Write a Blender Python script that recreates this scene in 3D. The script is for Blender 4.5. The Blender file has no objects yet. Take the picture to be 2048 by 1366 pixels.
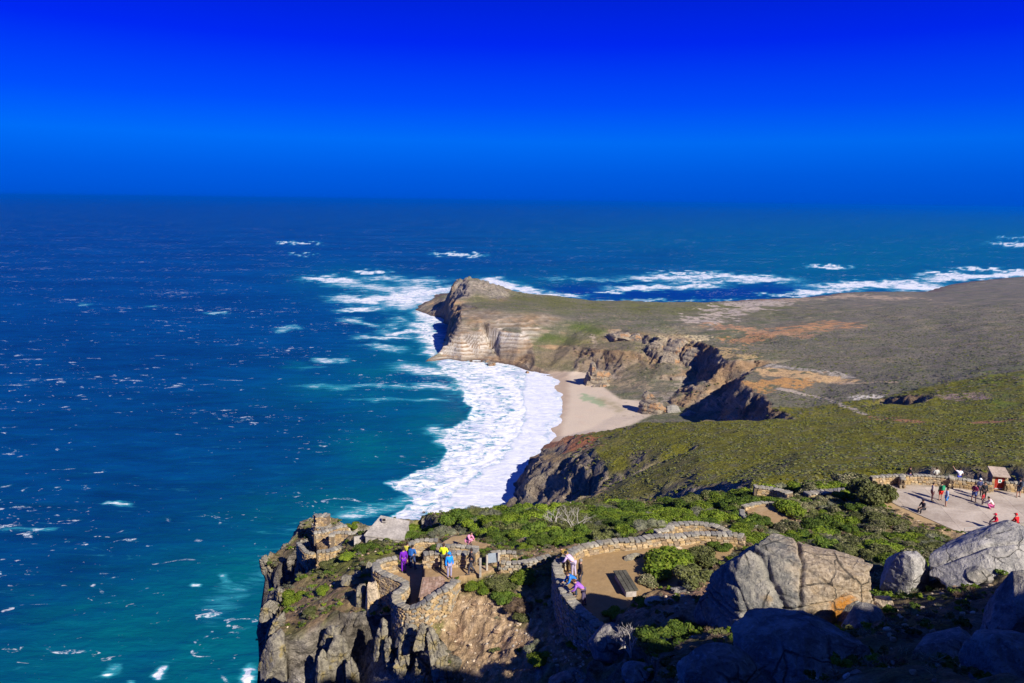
import bpy, bmesh, math, random
import numpy as np
from mathutils import Vector, Matrix, geometry
random.seed(7); RNG = np.random.default_rng(7)
S = bpy.context.scene
COL = S.collection
R = math.radians

# ---------------------------------------------------------------- camera, sky, sun, exposure
F = 1500.0; HC = 240.0; PT = math.atan(281/F); ROLL = R(0.72)   # focal length in photo pixels, eye height above the sea
cam = bpy.data.cameras.new('camera'); camo = bpy.data.objects.new('camera', cam); COL.objects.link(camo)
cam.sensor_width = 36; cam.lens = 36*F/2048; cam.clip_start = 0.3; cam.clip_end = 200000
camo.location = (0, 0, HC)
camo.rotation_euler = (Matrix.Rotation(math.pi/2-PT, 4, 'X') @ Matrix.Rotation(ROLL, 4, 'Z')).to_euler()
S.camera = camo
SUN_AZ = R(-53); SUN_EL = R(35)          # direction towards the sun, azimuth measured from +X
W = bpy.data.worlds.new('World'); S.world = W; W.use_nodes = True
nt = W.node_tree; nt.nodes.clear()
wo = nt.nodes.new('ShaderNodeOutputWorld'); bg = nt.nodes.new('ShaderNodeBackground')
sky = nt.nodes.new('ShaderNodeTexSky'); sky.sky_type = 'NISHITA'; sky.sun_disc = False
sky.sun_elevation = SUN_EL; sky.sun_rotation = math.pi/2-SUN_AZ
sky.altitude = 240; sky.air_density = 1.0; sky.dust_density = 0.3; sky.ozone_density = 3.0
tc = nt.nodes.new('ShaderNodeTexCoord'); sx = nt.nodes.new('ShaderNodeSeparateXYZ')
rp = nt.nodes.new('ShaderNodeValToRGB'); mx = nt.nodes.new('ShaderNodeMixRGB'); mx.blend_type = 'MULTIPLY'; mx.inputs[0].default_value = 1
nt.links.new(tc.outputs['Generated'], sx.inputs[0]); nt.links.new(sx.outputs['Z'], rp.inputs[0])
SKYR = [(0.0, (0.0, .098, .74)), (.035, (0.0, .115, .82)), (.075, (0.0, .155, .97)), (.12, (0.0, .080, 1.02)), (.19, (0.0, .023, .97)), (.27, (0.0, .016, .68)), (.4, (0.004, .03, .52)), (.6, (0.02, .07, .42)), (1, (0.03, .09, .40))]
el = rp.color_ramp.elements
while len(el) < len(SKYR): el.new(0.5)
for e, (p, c) in zip(el, SKYR): e.position = p
for e, (p, c) in zip(el, SKYR): e.color = (*c, 1)
# the photograph is colour-graded to a saturated blue: the sky's own light is filtered by height above the horizon
sb = nt.nodes.new('ShaderNodeSeparateColor'); nt.links.new(sky.outputs[0], sb.inputs[0])
nz = nt.nodes.new('ShaderNodeMath'); nz.operation = 'POWER'; nz.inputs[1].default_value = 0.22; nt.links.new(sb.outputs[2], nz.inputs[0])
cc = nt.nodes.new('ShaderNodeCombineColor')
for i in range(3): nt.links.new(nz.outputs[0], cc.inputs[i])
nt.links.new(rp.outputs[0], mx.inputs[1]); nt.links.new(cc.outputs[0], mx.inputs[2])
gn_ = nt.nodes.new('ShaderNodeMixRGB'); gn_.blend_type = 'MULTIPLY'; gn_.inputs[0].default_value = 1; gn_.inputs[2].default_value = (7.2, 7.2, 7.2, 1)
nt.links.new(mx.outputs[0], gn_.inputs[1]); nt.links.new(gn_.outputs[0], bg.inputs[0]); bg.inputs[1].default_value = 0.05
nt.links.new(bg.outputs[0], wo.inputs[0])
sl = bpy.data.lights.new('sun', 'SUN'); sl.energy = 4.8; sl.angle = R(0.53); sl.color = (1.0, .93, .82)
so = bpy.data.objects.new('sun', sl); COL.objects.link(so)
sdir = Vector((math.cos(SUN_AZ)*math.cos(SUN_EL), math.sin(SUN_AZ)*math.cos(SUN_EL), math.sin(SUN_EL)))
so.rotation_euler = sdir.to_track_quat('Z', 'Y').to_euler(); so.location = (60, -60, 320)
S.view_settings.view_transform = 'Standard'; S.view_settings.look = 'None'; S.view_settings.exposure = 0.75; S.view_settings.gamma = 1
S.view_settings.use_curve_mapping = False

# ---------------------------------------------------------------- survey helpers: image bearing + height -> world
cR, sR = math.cos(ROLL), math.sin(ROLL); cP, sP = math.cos(PT), math.sin(PT)
def at(px, py, z):
    u0 = (px-1024)/F; v0 = (683-py)/F
    u = u0*cR-v0*sR; v = u0*sR+v0*cR
    d = (u, cP+v*sP, -sP+v*cP); t = (z-HC)/d[2]
    return (d[0]*t, d[1]*t, z)
def atb(px, py, zb): return at(px, py, HC-zb)
def w2p(x, y, z):
    z = z-HC; f = y*cP-z*sP; up = y*sP+z*cP; f = np.maximum(f, .01)
    u, v = x/f, up/f
    return 1024+F*(u*cR+v*sR), 683-F*(v*cR-u*sR)

# ---------------------------------------------------------------- numpy noise
_P = RNG.permutation(256); _P = np.concatenate([_P, _P, _P]); _G = RNG.uniform(-1, 1, (256, 3)); _G /= np.linalg.norm(_G, axis=1)[:, None]
def pn2(x, y):
    xi = np.floor(x).astype(np.int64); yi = np.floor(y).astype(np.int64); xf = x-xi; yf = y-yi; xi &= 255; yi &= 255
    u = xf*xf*xf*(xf*(xf*6-15)+10); v = yf*yf*yf*(yf*(yf*6-15)+10)
    def g(a, b, dx, dy):
        h = _P[_P[a]+b]; return _G[h, 0]*dx+_G[h, 1]*dy
    a = g(xi, yi, xf, yf); b = g(xi+1, yi, xf-1, yf); c = g(xi, yi+1, xf, yf-1); d = g(xi+1, yi+1, xf-1, yf-1)
    return ((a+(b-a)*u)*(1-v)+(c+(d-c)*u)*v)*1.5
def pn3(x, y, z):
    xi = np.floor(x).astype(np.int64); yi = np.floor(y).astype(np.int64); zi = np.floor(z).astype(np.int64)
    xf = x-xi; yf = y-yi; zf = z-zi; xi &= 255; yi &= 255; zi &= 255
    u, v, w = [t*t*(3-2*t) for t in (xf, yf, zf)]
    def g(i, j, k):
        h = _P[_P[_P[xi+i]+yi+j]+zi+k]; return _G[h, 0]*(xf-i)+_G[h, 1]*(yf-j)+_G[h, 2]*(zf-k)
    def L(a, b, t): return a+(b-a)*t
    return L(L(L(g(0,0,0), g(1,0,0), u), L(g(0,1,0), g(1,1,0), u), v), L(L(g(0,0,1), g(1,0,1), u), L(g(0,1,1), g(1,1,1), u), v), w)*1.4
def fbm(x, y, o=4, gain=.5, lac=2.03):
    s = 0; a = 1; n = 0
    for i in range(o):
        s = s+a*pn2(x+i*17.3, y-i*9.1); n += a; a *= gain; x = x*lac; y = y*lac
    return s/n
def fbm3(x, y, z, o=4, gain=.5):
    s = 0; a = 1; n = 0
    for i in range(o):
        s = s+a*pn3(x+i*7.3, y-i*9.1, z+i*3.7); n += a; a *= gain; x = x*2.03; y = y*2.03; z = z*2.03
    return s/n
def ss(a, b, x): t = np.clip((x-a)/(b-a), 0, 1); return t*t*(3-2*t)

# ---------------------------------------------------------------- mesh helpers
def mesh_np(name, V, Fq, mat=None, smooth=True, attrs=None):
    me = bpy.data.meshes.new(name); n = len(V); m = len(Fq); k = Fq.shape[1]
    me.vertices.add(n); me.vertices.foreach_set('co', np.asarray(V, np.float32).ravel())
    me.loops.add(m*k); me.loops.foreach_set('vertex_index', np.asarray(Fq, np.int32).ravel())
    me.polygons.add(m); me.polygons.foreach_set('loop_start', np.arange(m, dtype=np.int32)*k)
    me.polygons.foreach_set('use_smooth', np.full(m, smooth))
    me.update(calc_edges=True)
    for an, arr in (attrs or {}).items():
        if arr.ndim == 2:
            a = me.attributes.new(an, 'FLOAT_COLOR', 'POINT'); c = np.ones((n, 4), np.float32); c[:, :3] = arr; a.data.foreach_set('color', c.ravel())
        else:
            a = me.attributes.new(an, 'FLOAT', 'POINT'); a.data.foreach_set('value', arr.astype(np.float32))
    if mat: me.materials.append(mat)
    return me
def grid_faces(nr, nc, keep=None):
    i = np.arange(nr-1)[:, None]*nc+np.arange(nc-1)[None, :]
    q = np.stack([i, i+1, i+nc+1, i+nc], -1).reshape(-1, 4)
    if keep is not None: q = q[keep[q].any(axis=1)]
    return q
def compact(V, Q, attrs):
    used = np.zeros(len(V), bool); used[Q.ravel()] = True; idx = np.cumsum(used)-1
    return V[used], idx[Q], {k: a[used] for k, a in attrs.items()}
def link(name, me, parent=None, **props):
    o = bpy.data.objects.new(name, me); COL.objects.link(o)
    if parent: o.parent = parent
    for k, v in props.items(): o[k] = v
    return o
def tin(pts, lines):
    """triangulate survey points (x,y,z) with breaklines (index lists)"""
    P2 = [Vector((p[0], p[1])) for p in pts]
    ed = [(a, b) for l in lines for a, b in zip(l[:-1], l[1:])]
    vs, es, fs, ov, oe, of = geometry.delaunay_2d_cdt(P2, ed, [], 0, 1e-4)
    zz = np.zeros(len(vs)); A = np.array([(p[0], p[1], p[2]) for p in pts])
    for i, o in enumerate(ov):
        if o: zz[i] = A[o[0], 2]
        else:
            d = np.hypot(A[:, 0]-vs[i][0], A[:, 1]-vs[i][1]); j = np.argsort(d)[:3]; w = 1/(d[j]+.01); zz[i] = (A[j, 2]*w).sum()/w.sum()
    return np.array([(v[0], v[1]) for v in vs]), zz, fs
def tin_eval(T, X, Y, default):
    V, zz, fs = T; out = np.full(X.shape, default, float); xf = X.ravel(); yf = Y.ravel(); of = out.ravel()
    order = np.argsort(yf); ys = yf[order]
    for f in fs:
        a, b, c = V[f[0]], V[f[1]], V[f[2]]
        y0 = min(a[1], b[1], c[1]); y1 = max(a[1], b[1], c[1]); i0 = np.searchsorted(ys, y0-1e-6); i1 = np.searchsorted(ys, y1+1e-6)
        if i1 <= i0: continue
        ids = order[i0:i1]; px = xf[ids]; m = (px >= min(a[0], b[0], c[0])-1e-6) & (px <= max(a[0], b[0], c[0])+1e-6); ids = ids[m]
        if not len(ids): continue
        px = xf[ids]; py = yf[ids]; d = (b[1]-c[1])*(a[0]-c[0])+(c[0]-b[0])*(a[1]-c[1])
        if abs(d) < 1e-9: continue
        l0 = ((b[1]-c[1])*(px-c[0])+(c[0]-b[0])*(py-c[1]))/d; l1 = ((c[1]-a[1])*(px-c[0])+(a[0]-c[0])*(py-c[1]))/d; l2 = 1-l0-l1
        m = (l0 >= -1e-6) & (l1 >= -1e-6) & (l2 >= -1e-6)
        of[ids[m]] = (l0*zz[f[0]]+l1*zz[f[1]]+l2*zz[f[2]])[m]
    return out
def blur(A, n=1, ax=(0, 1)):
    for _ in range(n):
        for a in ax:
            p = np.concatenate([A.take([0], a), A, A.take([-1], a)], a)
            A = .25*p.take(range(0, A.shape[a]), a)+.5*A+.25*p.take(range(2, A.shape[a]+2), a)
    return A
def inpoly(X, Y, poly):
    r = np.zeros(X.shape, bool); n = len(poly); j = n-1
    for i in range(n):
        xi, yi = poly[i][:2]; xj, yj = poly[j][:2]
        if yi != yj: r ^= ((yi > Y) != (yj > Y)) & (X < (xj-xi)*(Y-yi)/(yj-yi)+xi)
        j = i
    return r
def dline(X, Y, pts, sx=1., sy=1.):
    """distance to a polyline, axes scaled by sx, sy"""
    D = np.full(X.shape, 1e9); x = X/sx; y = Y/sy
    if len(pts) == 1: return np.hypot(x-pts[0][0]/sx, y-pts[0][1]/sy)
    for a, b in zip(pts[:-1], pts[1:]):
        ax, ay, bx, by = a[0]/sx, a[1]/sy, b[0]/sx, b[1]/sy; dx, dy = bx-ax, by-ay; L = dx*dx+dy*dy+1e-12
        t = np.clip(((x-ax)*dx+(y-ay)*dy)/L, 0, 1); D = np.minimum(D, np.hypot(x-ax-t*dx, y-ay-t*dy))
    return D

# ---------------------------------------------------------------- material helpers
class M_:
    def __init__(s, name):
        s.m = bpy.data.materials.new(name); s.m.use_nodes = True; s.t = s.m.node_tree; s.t.nodes.clear()
        s.out = s.n('ShaderNodeOutputMaterial'); s.b = s.n('ShaderNodeBsdfPrincipled'); s.l(s.b.outputs[0], s.out.inputs[0])
    def n(s, ty, **k):
        o = s.t.nodes.new(ty)
        for a, v in k.items(): setattr(o, a, v)
        return o
    def l(s, a, b): s.t.links.new(a, b)
    def attr(s, name): o = s.n('ShaderNodeAttribute'); o.attribute_name = name; return o
    def pos(s, scale=(1, 1, 1), rot=(0, 0, 0), obj=False):
        if obj: c = s.n('ShaderNodeTexCoord').outputs['Object']
        else: c = s.n('ShaderNodeNewGeometry').outputs['Position']
        mp = s.n('ShaderNodeMapping'); mp.inputs['Scale'].default_value = scale; mp.inputs['Rotation'].default_value = rot; s.l(c, mp.inputs[0]); return mp.outputs[0]
    def noise(s, vec, scale, detail=4, rough=.55, dist=0):
        o = s.n('ShaderNodeTexNoise'); s.l(vec, o.inputs['Vector']); o.inputs['Scale'].default_value = scale; o.inputs['Detail'].default_value = detail
        o.inputs['Roughness'].default_value = rough; o.inputs['Distortion'].default_value = dist; return o.outputs[0]
    def vor(s, vec, scale, feat='F1', out=0):
        o = s.n('ShaderNodeTexVoronoi'); o.feature = feat; s.l(vec, o.inputs['Vector']); o.inputs['Scale'].default_value = scale; return o.outputs[out]
    def ramp(s, fac, stops, interp='LINEAR'):
        o = s.n('ShaderNodeValToRGB'); s.l(fac, o.inputs[0]); e = o.color_ramp.elements; o.color_ramp.interpolation = interp
        while len(e) < len(stops): e.new(.5)
        for q, (p, c) in zip(e, stops): q.position = p
        for q, (p, c) in zip(e, stops): q.color = (*c, 1) if not isinstance(c, (int, float)) else (c, c, c, 1)
        return o.outputs[0]
    def _set(s, sock, v):
        if isinstance(v, (int, float)):
            try: sock.default_value = v
            except TypeError: sock.default_value = (v, v, v, 1)
        elif isinstance(v, tuple): sock.default_value = (*v, 1) if len(v) == 3 else v
        else: s.l(v, sock)
    def mix(s, f, a, b, mode='MIX'):
        o = s.n('ShaderNodeMixRGB', blend_type=mode); s._set(o.inputs[0], f); s._set(o.inputs[1], a); s._set(o.inputs[2], b); return o.outputs[0]
    def math(s, op, a, b=0.0, c=None, clamp=False):
        o = s.n('ShaderNodeMath', operation=op); o.use_clamp = clamp; s._set(o.inputs[0], a); s._set(o.inputs[1], b)
        if c is not None: s._set(o.inputs[2], c)
        return o.outputs[0]
    def mr(s, v, a, b, c=0., d=1.):
        o = s.n('ShaderNodeMapRange'); o.interpolation_type = 'SMOOTHSTEP'; s._set(o.inputs[0], v)
        for i, q in enumerate((a, b, c, d)): s._set(o.inputs[1+i], q)
        return o.outputs[0]
    def bump(s, h, strength, dist, prev=None):
        o = s.n('ShaderNodeBump'); s.l(h, o.inputs['Height']); s._set(o.inputs['Strength'], strength); o.inputs['Distance'].default_value = dist
        if prev is not None: s.l(prev, o.inputs['Normal'])
        s.l(o.outputs[0], s.b.inputs['Normal']); return o.outputs[0]
    def col(s, c, rough=.9, spec=.2):
        s._set(s.b.inputs['Base Color'], c); s._set(s.b.inputs['Roughness'], rough); s.b.inputs['Specular IOR Level'].default_value = spec; return s.m
# ================================================================ FAR LAND
fp = []; fl = []
def pl(pts, brk=True):
    i0 = len(fp)
    for p in pts: fp.append(at(*p))
    if brk and len(pts) > 1: fl.append(list(range(i0, len(fp))))
def pw(pts, brk=False):
    i0 = len(fp); fp.extend(pts)
    if brk: fl.append(list(range(i0, len(fp))))
# shore of the cove, the headland and the far coast
coast = [(1030,995,0),(1042,955,0),(1062,920,0),(1092,888,0),(1110,872,0),(1104,856,0),(1124,838,0),(1128,820,0),(1120,800,0),(1114,778,0),(1122,760,0),(1098,747,0),(1060,742,0),(1030,731,0),(1000,726,0),(985,716,0),(955,720,0),(925,722,0),(900,718,0),(880,713,0)]
coast2 = [(893,682,0),(900,655,0),(892,638,0),(862,630,0),(829,619,0),(846,607,0),(868,598,0),(880,588,0)]
shore = [at(*p) for p in coast]+[at(*p) for p in coast2]
shore = [(-22,470,0),(-14,530,0)]+shore+[(-205,1950,0),(-120,2000,0),(-20,1960,0),(80,1900,0),(180,1860,0)]+[at(*p) for p in [(1190,603,0),(1330,606,0),(1385,606,0),(1450,603,0),(1520,599,0),(1620,594,0),(1690,585,0),(1760,583,0),(1860,583,0),(1900,570,0),(1960,561,0),(2048,553,0),(2200,545,0)]]
pw(shore, True)
# sea bed outside
pw([(-60,100,-6),(-62,300,-8),(-60,440,-8),(-60,560,-6),(-40,640,-5),(0,760,-4),(10,900,-4),(-50,980,-4),(-150,1080,-8),(-190,1250,-10),(-200,1450,-10),(-280,1650,-10),(-300,1850,-10),(-280,2100,-15),(0,2150,-12),(400,2100,-12),(900,2300,-12),(1700,2800,-12),(2600,3300,-12)])
pw([(2700,2400,60),(2700,1500,60),(2500,800,80),(1700,400,90),(1200,200,100),(600,60,110),(300,40,150),(2700,3200,-14)])
# headland: top edge of the banded cliff, ledges
pl([(881,703,10),(886,692,18.5),(905,680,28),(922,668,37.5),(960,664,41.5),(1000,662,43),(1040,668,42),(1064,690,27)])
pl([(921,640,55),(918,622,62),(925,616,64),(960,617,65),(1000,617,66),(1040,622,64),(1080,628,60),(1110,634,56),(1150,641,51),(1190,645,49)])
pl([(965,640,56),(1040,645,54),(1100,660,42)], False)
pl([(908,600,60),(930,606,61),(1000,600,57),(1080,608,53),(1150,615,48)], False)
pl([(928,592,63),(965,597,57),(1010,592,56)], False)
pl([(905,570,70),(912,558,80),(935,551,89),(960,556,84),(990,570,70),(1027,584,57)])
pl([(1027,584,57),(1100,591,50),(1180,602,40),(1300,604.5,34),(1400,604.5,30),(1450,606,22)])
pl([(1000,592,58),(940,590,64)], False)
pl([(868,606,6),(870,596,26),(885,588,34),(893,598,30),(888,612,24)], False)
pl([(905,630,45),(908,612,50),(902,590,50)], False)
pw([(60,1800,10),(-60,1830,12),(180,1750,12),(-110,1750,20)])
# slopes above the cove
pl([(1070,735,6),(1100,740,4),(1150,742,5),(1180,742,5)], False)
pl([(1150,690,30),(1200,700,33),(1250,700,38),(1250,740,15),(1300,760,14),(1180,720,20),(1120,690,26),(1160,660,42),(1110,700,20)], False)
pl([(1200,648,48),(1240,640,47),(1280,650,46),(1330,650,45),(1400,640,40),(1230,620,42),(1330,620,36),(1450,620,30)], False)
pl([(1216,659,47),(1240,657,47),(1282,667,47)]); pl([(1220,672,37),(1250,681,36),(1282,684,37)])
pl([(1302,682,51),(1330,672,54),(1370,674,56),(1400,680,57),(1420,692,57)]); pl([(1300,700,38),(1320,722,30),(1345,735,27),(1375,744,24),(1385,730,32)])
pl([(1425,694,58),(1468,700,60)]); pl([(1425,694,58),(1440,725,54),(1425,755,40),(1440,772,30)]); pl([(1395,705,34),(1400,740,22),(1385,762,14),(1395,790,10)])
pl([(1480,722,60),(1512,732,62)],False)
pw([(262,800,60),(248,775,64),(236,742,63),(230,706,62),(238,680,63),(228,640,65),(236,600,66),(262,570,68)],True)
pw([(242,806,40),(226,778,22),(214,742,15),(206,706,13),(208,675,14),(203,640,17),(205,605,20),(215,570,30)],True)
pl([(1490,750,46),(1450,785,24),(1400,822,10)],False)
pl([(1270,812,4),(1330,806,9),(1380,822,9),(1300,780,10),(1350,785,14),(1240,790,4),(1220,760,4),(1190,800,1.5),(1160,780,1),(1160,830,1),(1220,830,2),(1180,860,1),(1270,800,4)], False)
# high plain
pl([(1520,620,26),(1600,640,34),(1700,640,44),(1900,640,60),(2048,620,60),(1500,660,46),(1600,690,55),(1700,700,61),(1800,690,66),(1900,700,75),(2048,700,90),(1600,720,60),(1700,750,67),(1800,740,74),(1900,750,86),(2048,750,104),(1700,600,14),(1850,600,20),(2048,570,22),(1650,770,64),(1750,798,74),(1850,790,90),(1640,800,64),(1700,795,70)], False)
# near side of the valley: crest and front of the green hill
pl([(1036,985,6),(1052,945,16),(1077,912,24),(1108,884,30),(1150,868,38),(1215,858,50),(1270,846,60),(1380,842,76),(1500,851,87),(1600,837,88),(1700,819,88),(1850,806,97),(2048,792,112)])
pw([(120,690,16),(160,590,22),(330,590,66),(60,660,4)])
pl([(1200,900,60),(1400,890,86),(1600,900,106),(1800,890,118),(2048,900,134),(1400,930,96),(1600,930,122),(1800,930,140),(2048,930,154),(1500,960,126),(1400,975,100),(1280,960,80)], False)
pl([(1095,925,34),(1150,940,46),(1200,948,58),(1240,958,70)]); pl([(1060,985,16),(1110,1000,26),(1170,1000,38),(1235,995,56)])
pl([(1070,955,25),(1300,990,84),(1052,970,14)], False)
pw([(70,300,92),(140,240,128),(10,330,30),(-5,250,30),(0,200,45),(-20,180,70),(60,200,120),(-30,300,30),(-30,400,20),(10,420,50),(-35,200,10),(-50,180,0)])
pw([(-10,110,140),(40,120,160),(100,130,165),(160,180,150),(-40,120,0),(250,120,160)])
FT = tin(fp, fl)
def make_far():
    # denser where the pictured relief is
    xs = np.concatenate([np.arange(-300, -130, 4), np.arange(-130, 430, 1.7), np.arange(430, 1000, 5.), np.arange(1000, 2700, 16)])
    ys = np.concatenate([np.arange(100, 400, 2.2), np.arange(400, 700, 1.5), np.arange(700, 1000, 1.7), np.arange(1000, 1090, 1.6), np.arange(1090, 1190, .8), np.arange(1190, 1300, 1.6), np.arange(1300, 1640, 2.8), np.arange(1640, 2500, 9), np.arange(2500, 3300, 25)])
    X, Y = np.meshgrid(xs, ys)
    # ragged coastline: jitter the sampling position
    jx = fbm(X/38, Y/38, 4)*13; jy = fbm(X/38+50, Y/38+9, 4)*13
    edge = ss(430, 470, Y)*(1-.75*np.exp(-(dline(X, Y, [(-110,1120),(30,1105)], 60, 70))**4))
    Z = tin_eval(FT, X+jx*edge, Y+jy*edge, -15.)
    Z = blur(Z, 1)
    px, py = w2p(X, Y, Z)
    gy, gx = np.gradient(blur(Z, 1)); gx = gx/np.gradient(xs)[None, :]; gy = gy/np.gradient(ys)[:, None]; slope = np.hypot(gx, gy)
    steep = ss(.38, .8, blur(slope, 2))
    n1 = fbm(X/60, Y/60, 5); n2 = fbm(X/9+4, Y/9, 5); n3 = fbm(X/3, Y/3+8, 4); nr = np.abs(fbm(X/22+3, Y/22-6, 5))
    land = ss(-1, 3, Z)
    sandm = np.zeros(X.shape, bool)
    sand_poly = [(1098,745),(1150,743),(1190,750),(1212,778),(1240,798),(1290,802),(1320,806),(1318,822),(1270,846),(1200,870),(1105,884),(1090,880),(1100,850),(1110,820)]
    sandw = inpoly(px, py, sand_poly) & (Z < 9); sandf = blur(sandw.astype(float), 2)
    # strata: ledges cut by height, tilted a little
    tilt = Z + (X*.02-Y*.012) + fbm(X/70, Y/70+3, 3)*7
    band = pn2(tilt/3.1+7, X*0+1.3)*.6+pn2(tilt/1.35, X*0+5.3)*.4
    faceW = np.exp(-(dline(px, py, [(900,690),(1000,680),(1060,690)], 80, 34))**4)
    step = (np.sin(2*np.pi*tilt/5.2)*.8+np.sin(2*np.pi*tilt/2.9+1)*.42)*(.75+.5*faceW)
    Z = Z - land*np.exp(-dline(px, py, [(1310,700),(1350,690),(1400,715)], 34, 28)**4)*np.abs(fbm(X/13, Y/13+8, 4))*26 + steep*land*(band*2.4*np.minimum(slope, 1.3)+step+(n2*3.4-nr*4.5)*(1-.75*faceW)) + (1-steep)*land*(n1*(2.0+3.5*ss(900, 1100, Y)*ss(100, 250, X))+n2*.9)*(1-sandf) + land*n3*.55*(1-sandf)*(.4+steep)
    gl = np.exp(-(dline(px, py, [(1150,700),(1180,735)], 1, 1)/12)**2)
    pk = np.exp(-dline(X, Y, [(-95,1560),(-30,1530),(20,1505)], 70, 60)**4)*land; Z = Z+pk*(fbm(X/16, Y/16+3, 5)*9-np.abs(fbm(X/30+2, Y/30, 4))*12+np.sin(2*np.pi*(Z+X*.12)/7)*1.1)*ss(50, 62, Z)
    # colours: real surface colours
    C = np.zeros(X.shape+(3,))
    def mixc(m, c):
        nonlocal C
        m = np.clip(m, 0, 1)[..., None]; C = C*(1-m)+np.array(c)*m
    f = lambda s, o=0, oc=4: fbm(X/s+o, Y/s-o, oc)
    C[:] = (.145, .132, .092)                                   # dry heath
    v = f(55, 3); v2 = f(6, 9, 4); v3 = f(2.6, 5, 3)
    mixc(ss(-.1, .35, v)*.7, (.10, .115, .045)); mixc(ss(.1, .4, f(18, 30))*.6, (.13, .12, .095))
    mixc(ss(.05, .35, v2)*.55, (.05, .055, .032)); mixc(ss(.15, .4, f(4, 77, 3))*.35, (.22, .2, .15))
    far = ss(620, 760, Y)
    sA = fbm(X/90+4, Y/28, 5); sB = fbm(X/34+9, Y/15+4, 5); farm = ss(700, 800, Y)
    mixc(ss(.10, .34, sA)*farm*.6, (.21, .165, .10)); mixc(ss(.16, .36, sB)*farm*.55, (.27, .205, .13)); mixc(ss(-.12, -.36, sA)*farm*.6, (.085, .10, .035)); mixc(ss(-.18, -.38, sB)*farm*.5, (.075, .07, .045))
    mixc(ss(.26, .4, fbm(X/7+2, Y/6, 4))*farm*.6, (.36, .30, .22))
    # heath tint on the right of the plain
    mixc(ss(1500, 1750, px)*ss(880, 820, py)*.32*(1+v2), (.165, .142, .115))
    mixc(np.exp(-(dline(px, py, [(1040,600),(1230,612),(1430,620)], 150, 16))**2*1.3)*(.75+v), (.115, .115, .032))
    mixc(np.exp(-(dline(px, py, [(1100,676),(1140,684)], 45, 9))**2), (.07, .10, .02))
    mixc(np.exp(-(dline(px, py, [(1160,655),(1200,665)], 25, 9))**2), (.08, .11, .02))
    # green hill
    gh = (Y < 640) & (Z > 40); ghf = blur(gh.astype(float), 2)*(1-ss(1900, 2300, px)*.3)
    hill = np.clip(ghf, 0, 1)
    g1 = f(30, 11); g2 = f(5, 2, 4)
    hc = np.array([.135, .128, .010])*(1+.9*g2[..., None]) ; hc = hc*(1-ss(.0, .35, g1)[..., None]*.45)+np.array([.135, .115, .05])*ss(.0, .35, g1)[..., None]*.45
    hc = hc*(1-ss(.12, .4, f(9, 61))[..., None]*.6)+np.array([.12, .115, .095])*ss(.12, .4, f(9, 61))[..., None]*.6
    C = C*(1-hill[..., None])+hc*hill[..., None]
    gr = ss(1850, 2000, px)*ss(700, 760, py)*ss(900, 800, py)
    mixc(gr*.7*ss(-.1, .3, f(16, 4)), (.11, .16, .02))
    # bare sand and ochre patches on the plain (photograph positions, real colours)
    def patch(pts, wx, wy, c, thr=.0, s=7, amt=1.):
        jj = fbm(X/40, Y/40+wx, 4); d = dline(px+jj*wx*1.1, py+jj*wy*2.2, pts, wx, wy); m = np.exp(-d*d*1.2)+(f(s, len(pts)*13+wx, 4)*1.3+fbm(X/2.2/s*3, Y/s*.6, 3)*.7)*np.exp(-d*d*.35)
        mixc(ss(.35+thr, .75+thr, m)*amt, c)
    patch([(1400,640),(1460,622),(1530,606)], 55, 12, (.36, .30, .25), .12, 14); patch([(1480,607),(1540,603)], 50, 5, (.38, .32, .26), .05)
    patch([(1480,680),(1560,665),(1680,648)], 60, 7, (.36, .20, .095), .15, 12); patch([(1430,650),(1500,662),(1600,672)], 60, 6, (.34, .2, .11), .3, 12)
    patch([(1440,705),(1490,712)], 30, 10, (.42, .30, .14), .0); patch([(1520,742),(1600,752),(1680,762)], 45, 9, (.48, .32, .16), .05, 10); patch([(1500,770),(1560,775),(1600,765)], 40, 10, (.40, .22, .08), .05)
    patch([(1340,678),(1400,676)], 35, 6, (.44, .36, .22), .05); patch([(1700,755),(1660,745),(1580,735),(1520,728)], 30, 3, (.34, .3, .25), .2)
    patch([(1560,600),(1700,592),(1800,597)], 60, 4, (.34, .26, .18), .1, 16)
    patch([(1720,797),(1752,793)], 22, 4, (.55, .5, .42), .0); patch([(1690,765),(1780,765)], 30, 2.5, (.4, .3, .2), .2)
    patch([(1560,778),(1620,790),(1660,800),(1728,828)], 10, 2.2, (.36, .3, .24), .0, 30); patch([(1745,835),(1850,846),(1960,846),(2048,838)], 60, 3.5, (.3, .15, .08), .35, 18)
    patch([(1900,795),(1960,790)], 30, 6, (.28, .2, .16), .1); patch([(1330,800),(1360,780),(1400,770),(1450,760)], 40, 14, (.30, .25, .19), .35, 6)
    patch([(1280,770),(1220,760)], 60, 12, (.28, .22, .14), .3, 6); patch([(1185,672),(1192,690),(1180,715)], 8, 8, (.36, .3, .22), .2); patch([(1100,745),(1150,746),(1200,752)], 50, 3, (.42, .34, .26), .0)
    # rust-coloured earth at the top of the near cliff
    patch([(1130,872),(1110,890),(1160,880)], 40, 13, (.32, .13, .06), -.1, 8); patch([(1100,915),(1130,930),(1165,950),(1185,975)], 34, 16, (.30, .21, .10), -.1, 6); patch([(1150,900),(1180,892)], 40, 8, (.25, .13, .06), .2)
    # rock
    rk = np.clip(steep*1.15+.25*f(10, 9), 0, 1)*land
    for pts_, wx_, wy_ in [([(928,585),(950,570),(1000,590)], 20, 14), ([(920,625),(1000,640),(1080,640)], 40, 14), ([(1225,672),(1280,675)], 25, 10), ([(1310,700),(1350,690),(1400,715)], 30, 26)]:
        rk = np.maximum(rk, np.exp(-dline(px, py, pts_, wx_, wy_)**4)*(.75+.6*n2)*land)
    rk = np.clip(rk, 0, 1)
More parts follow.
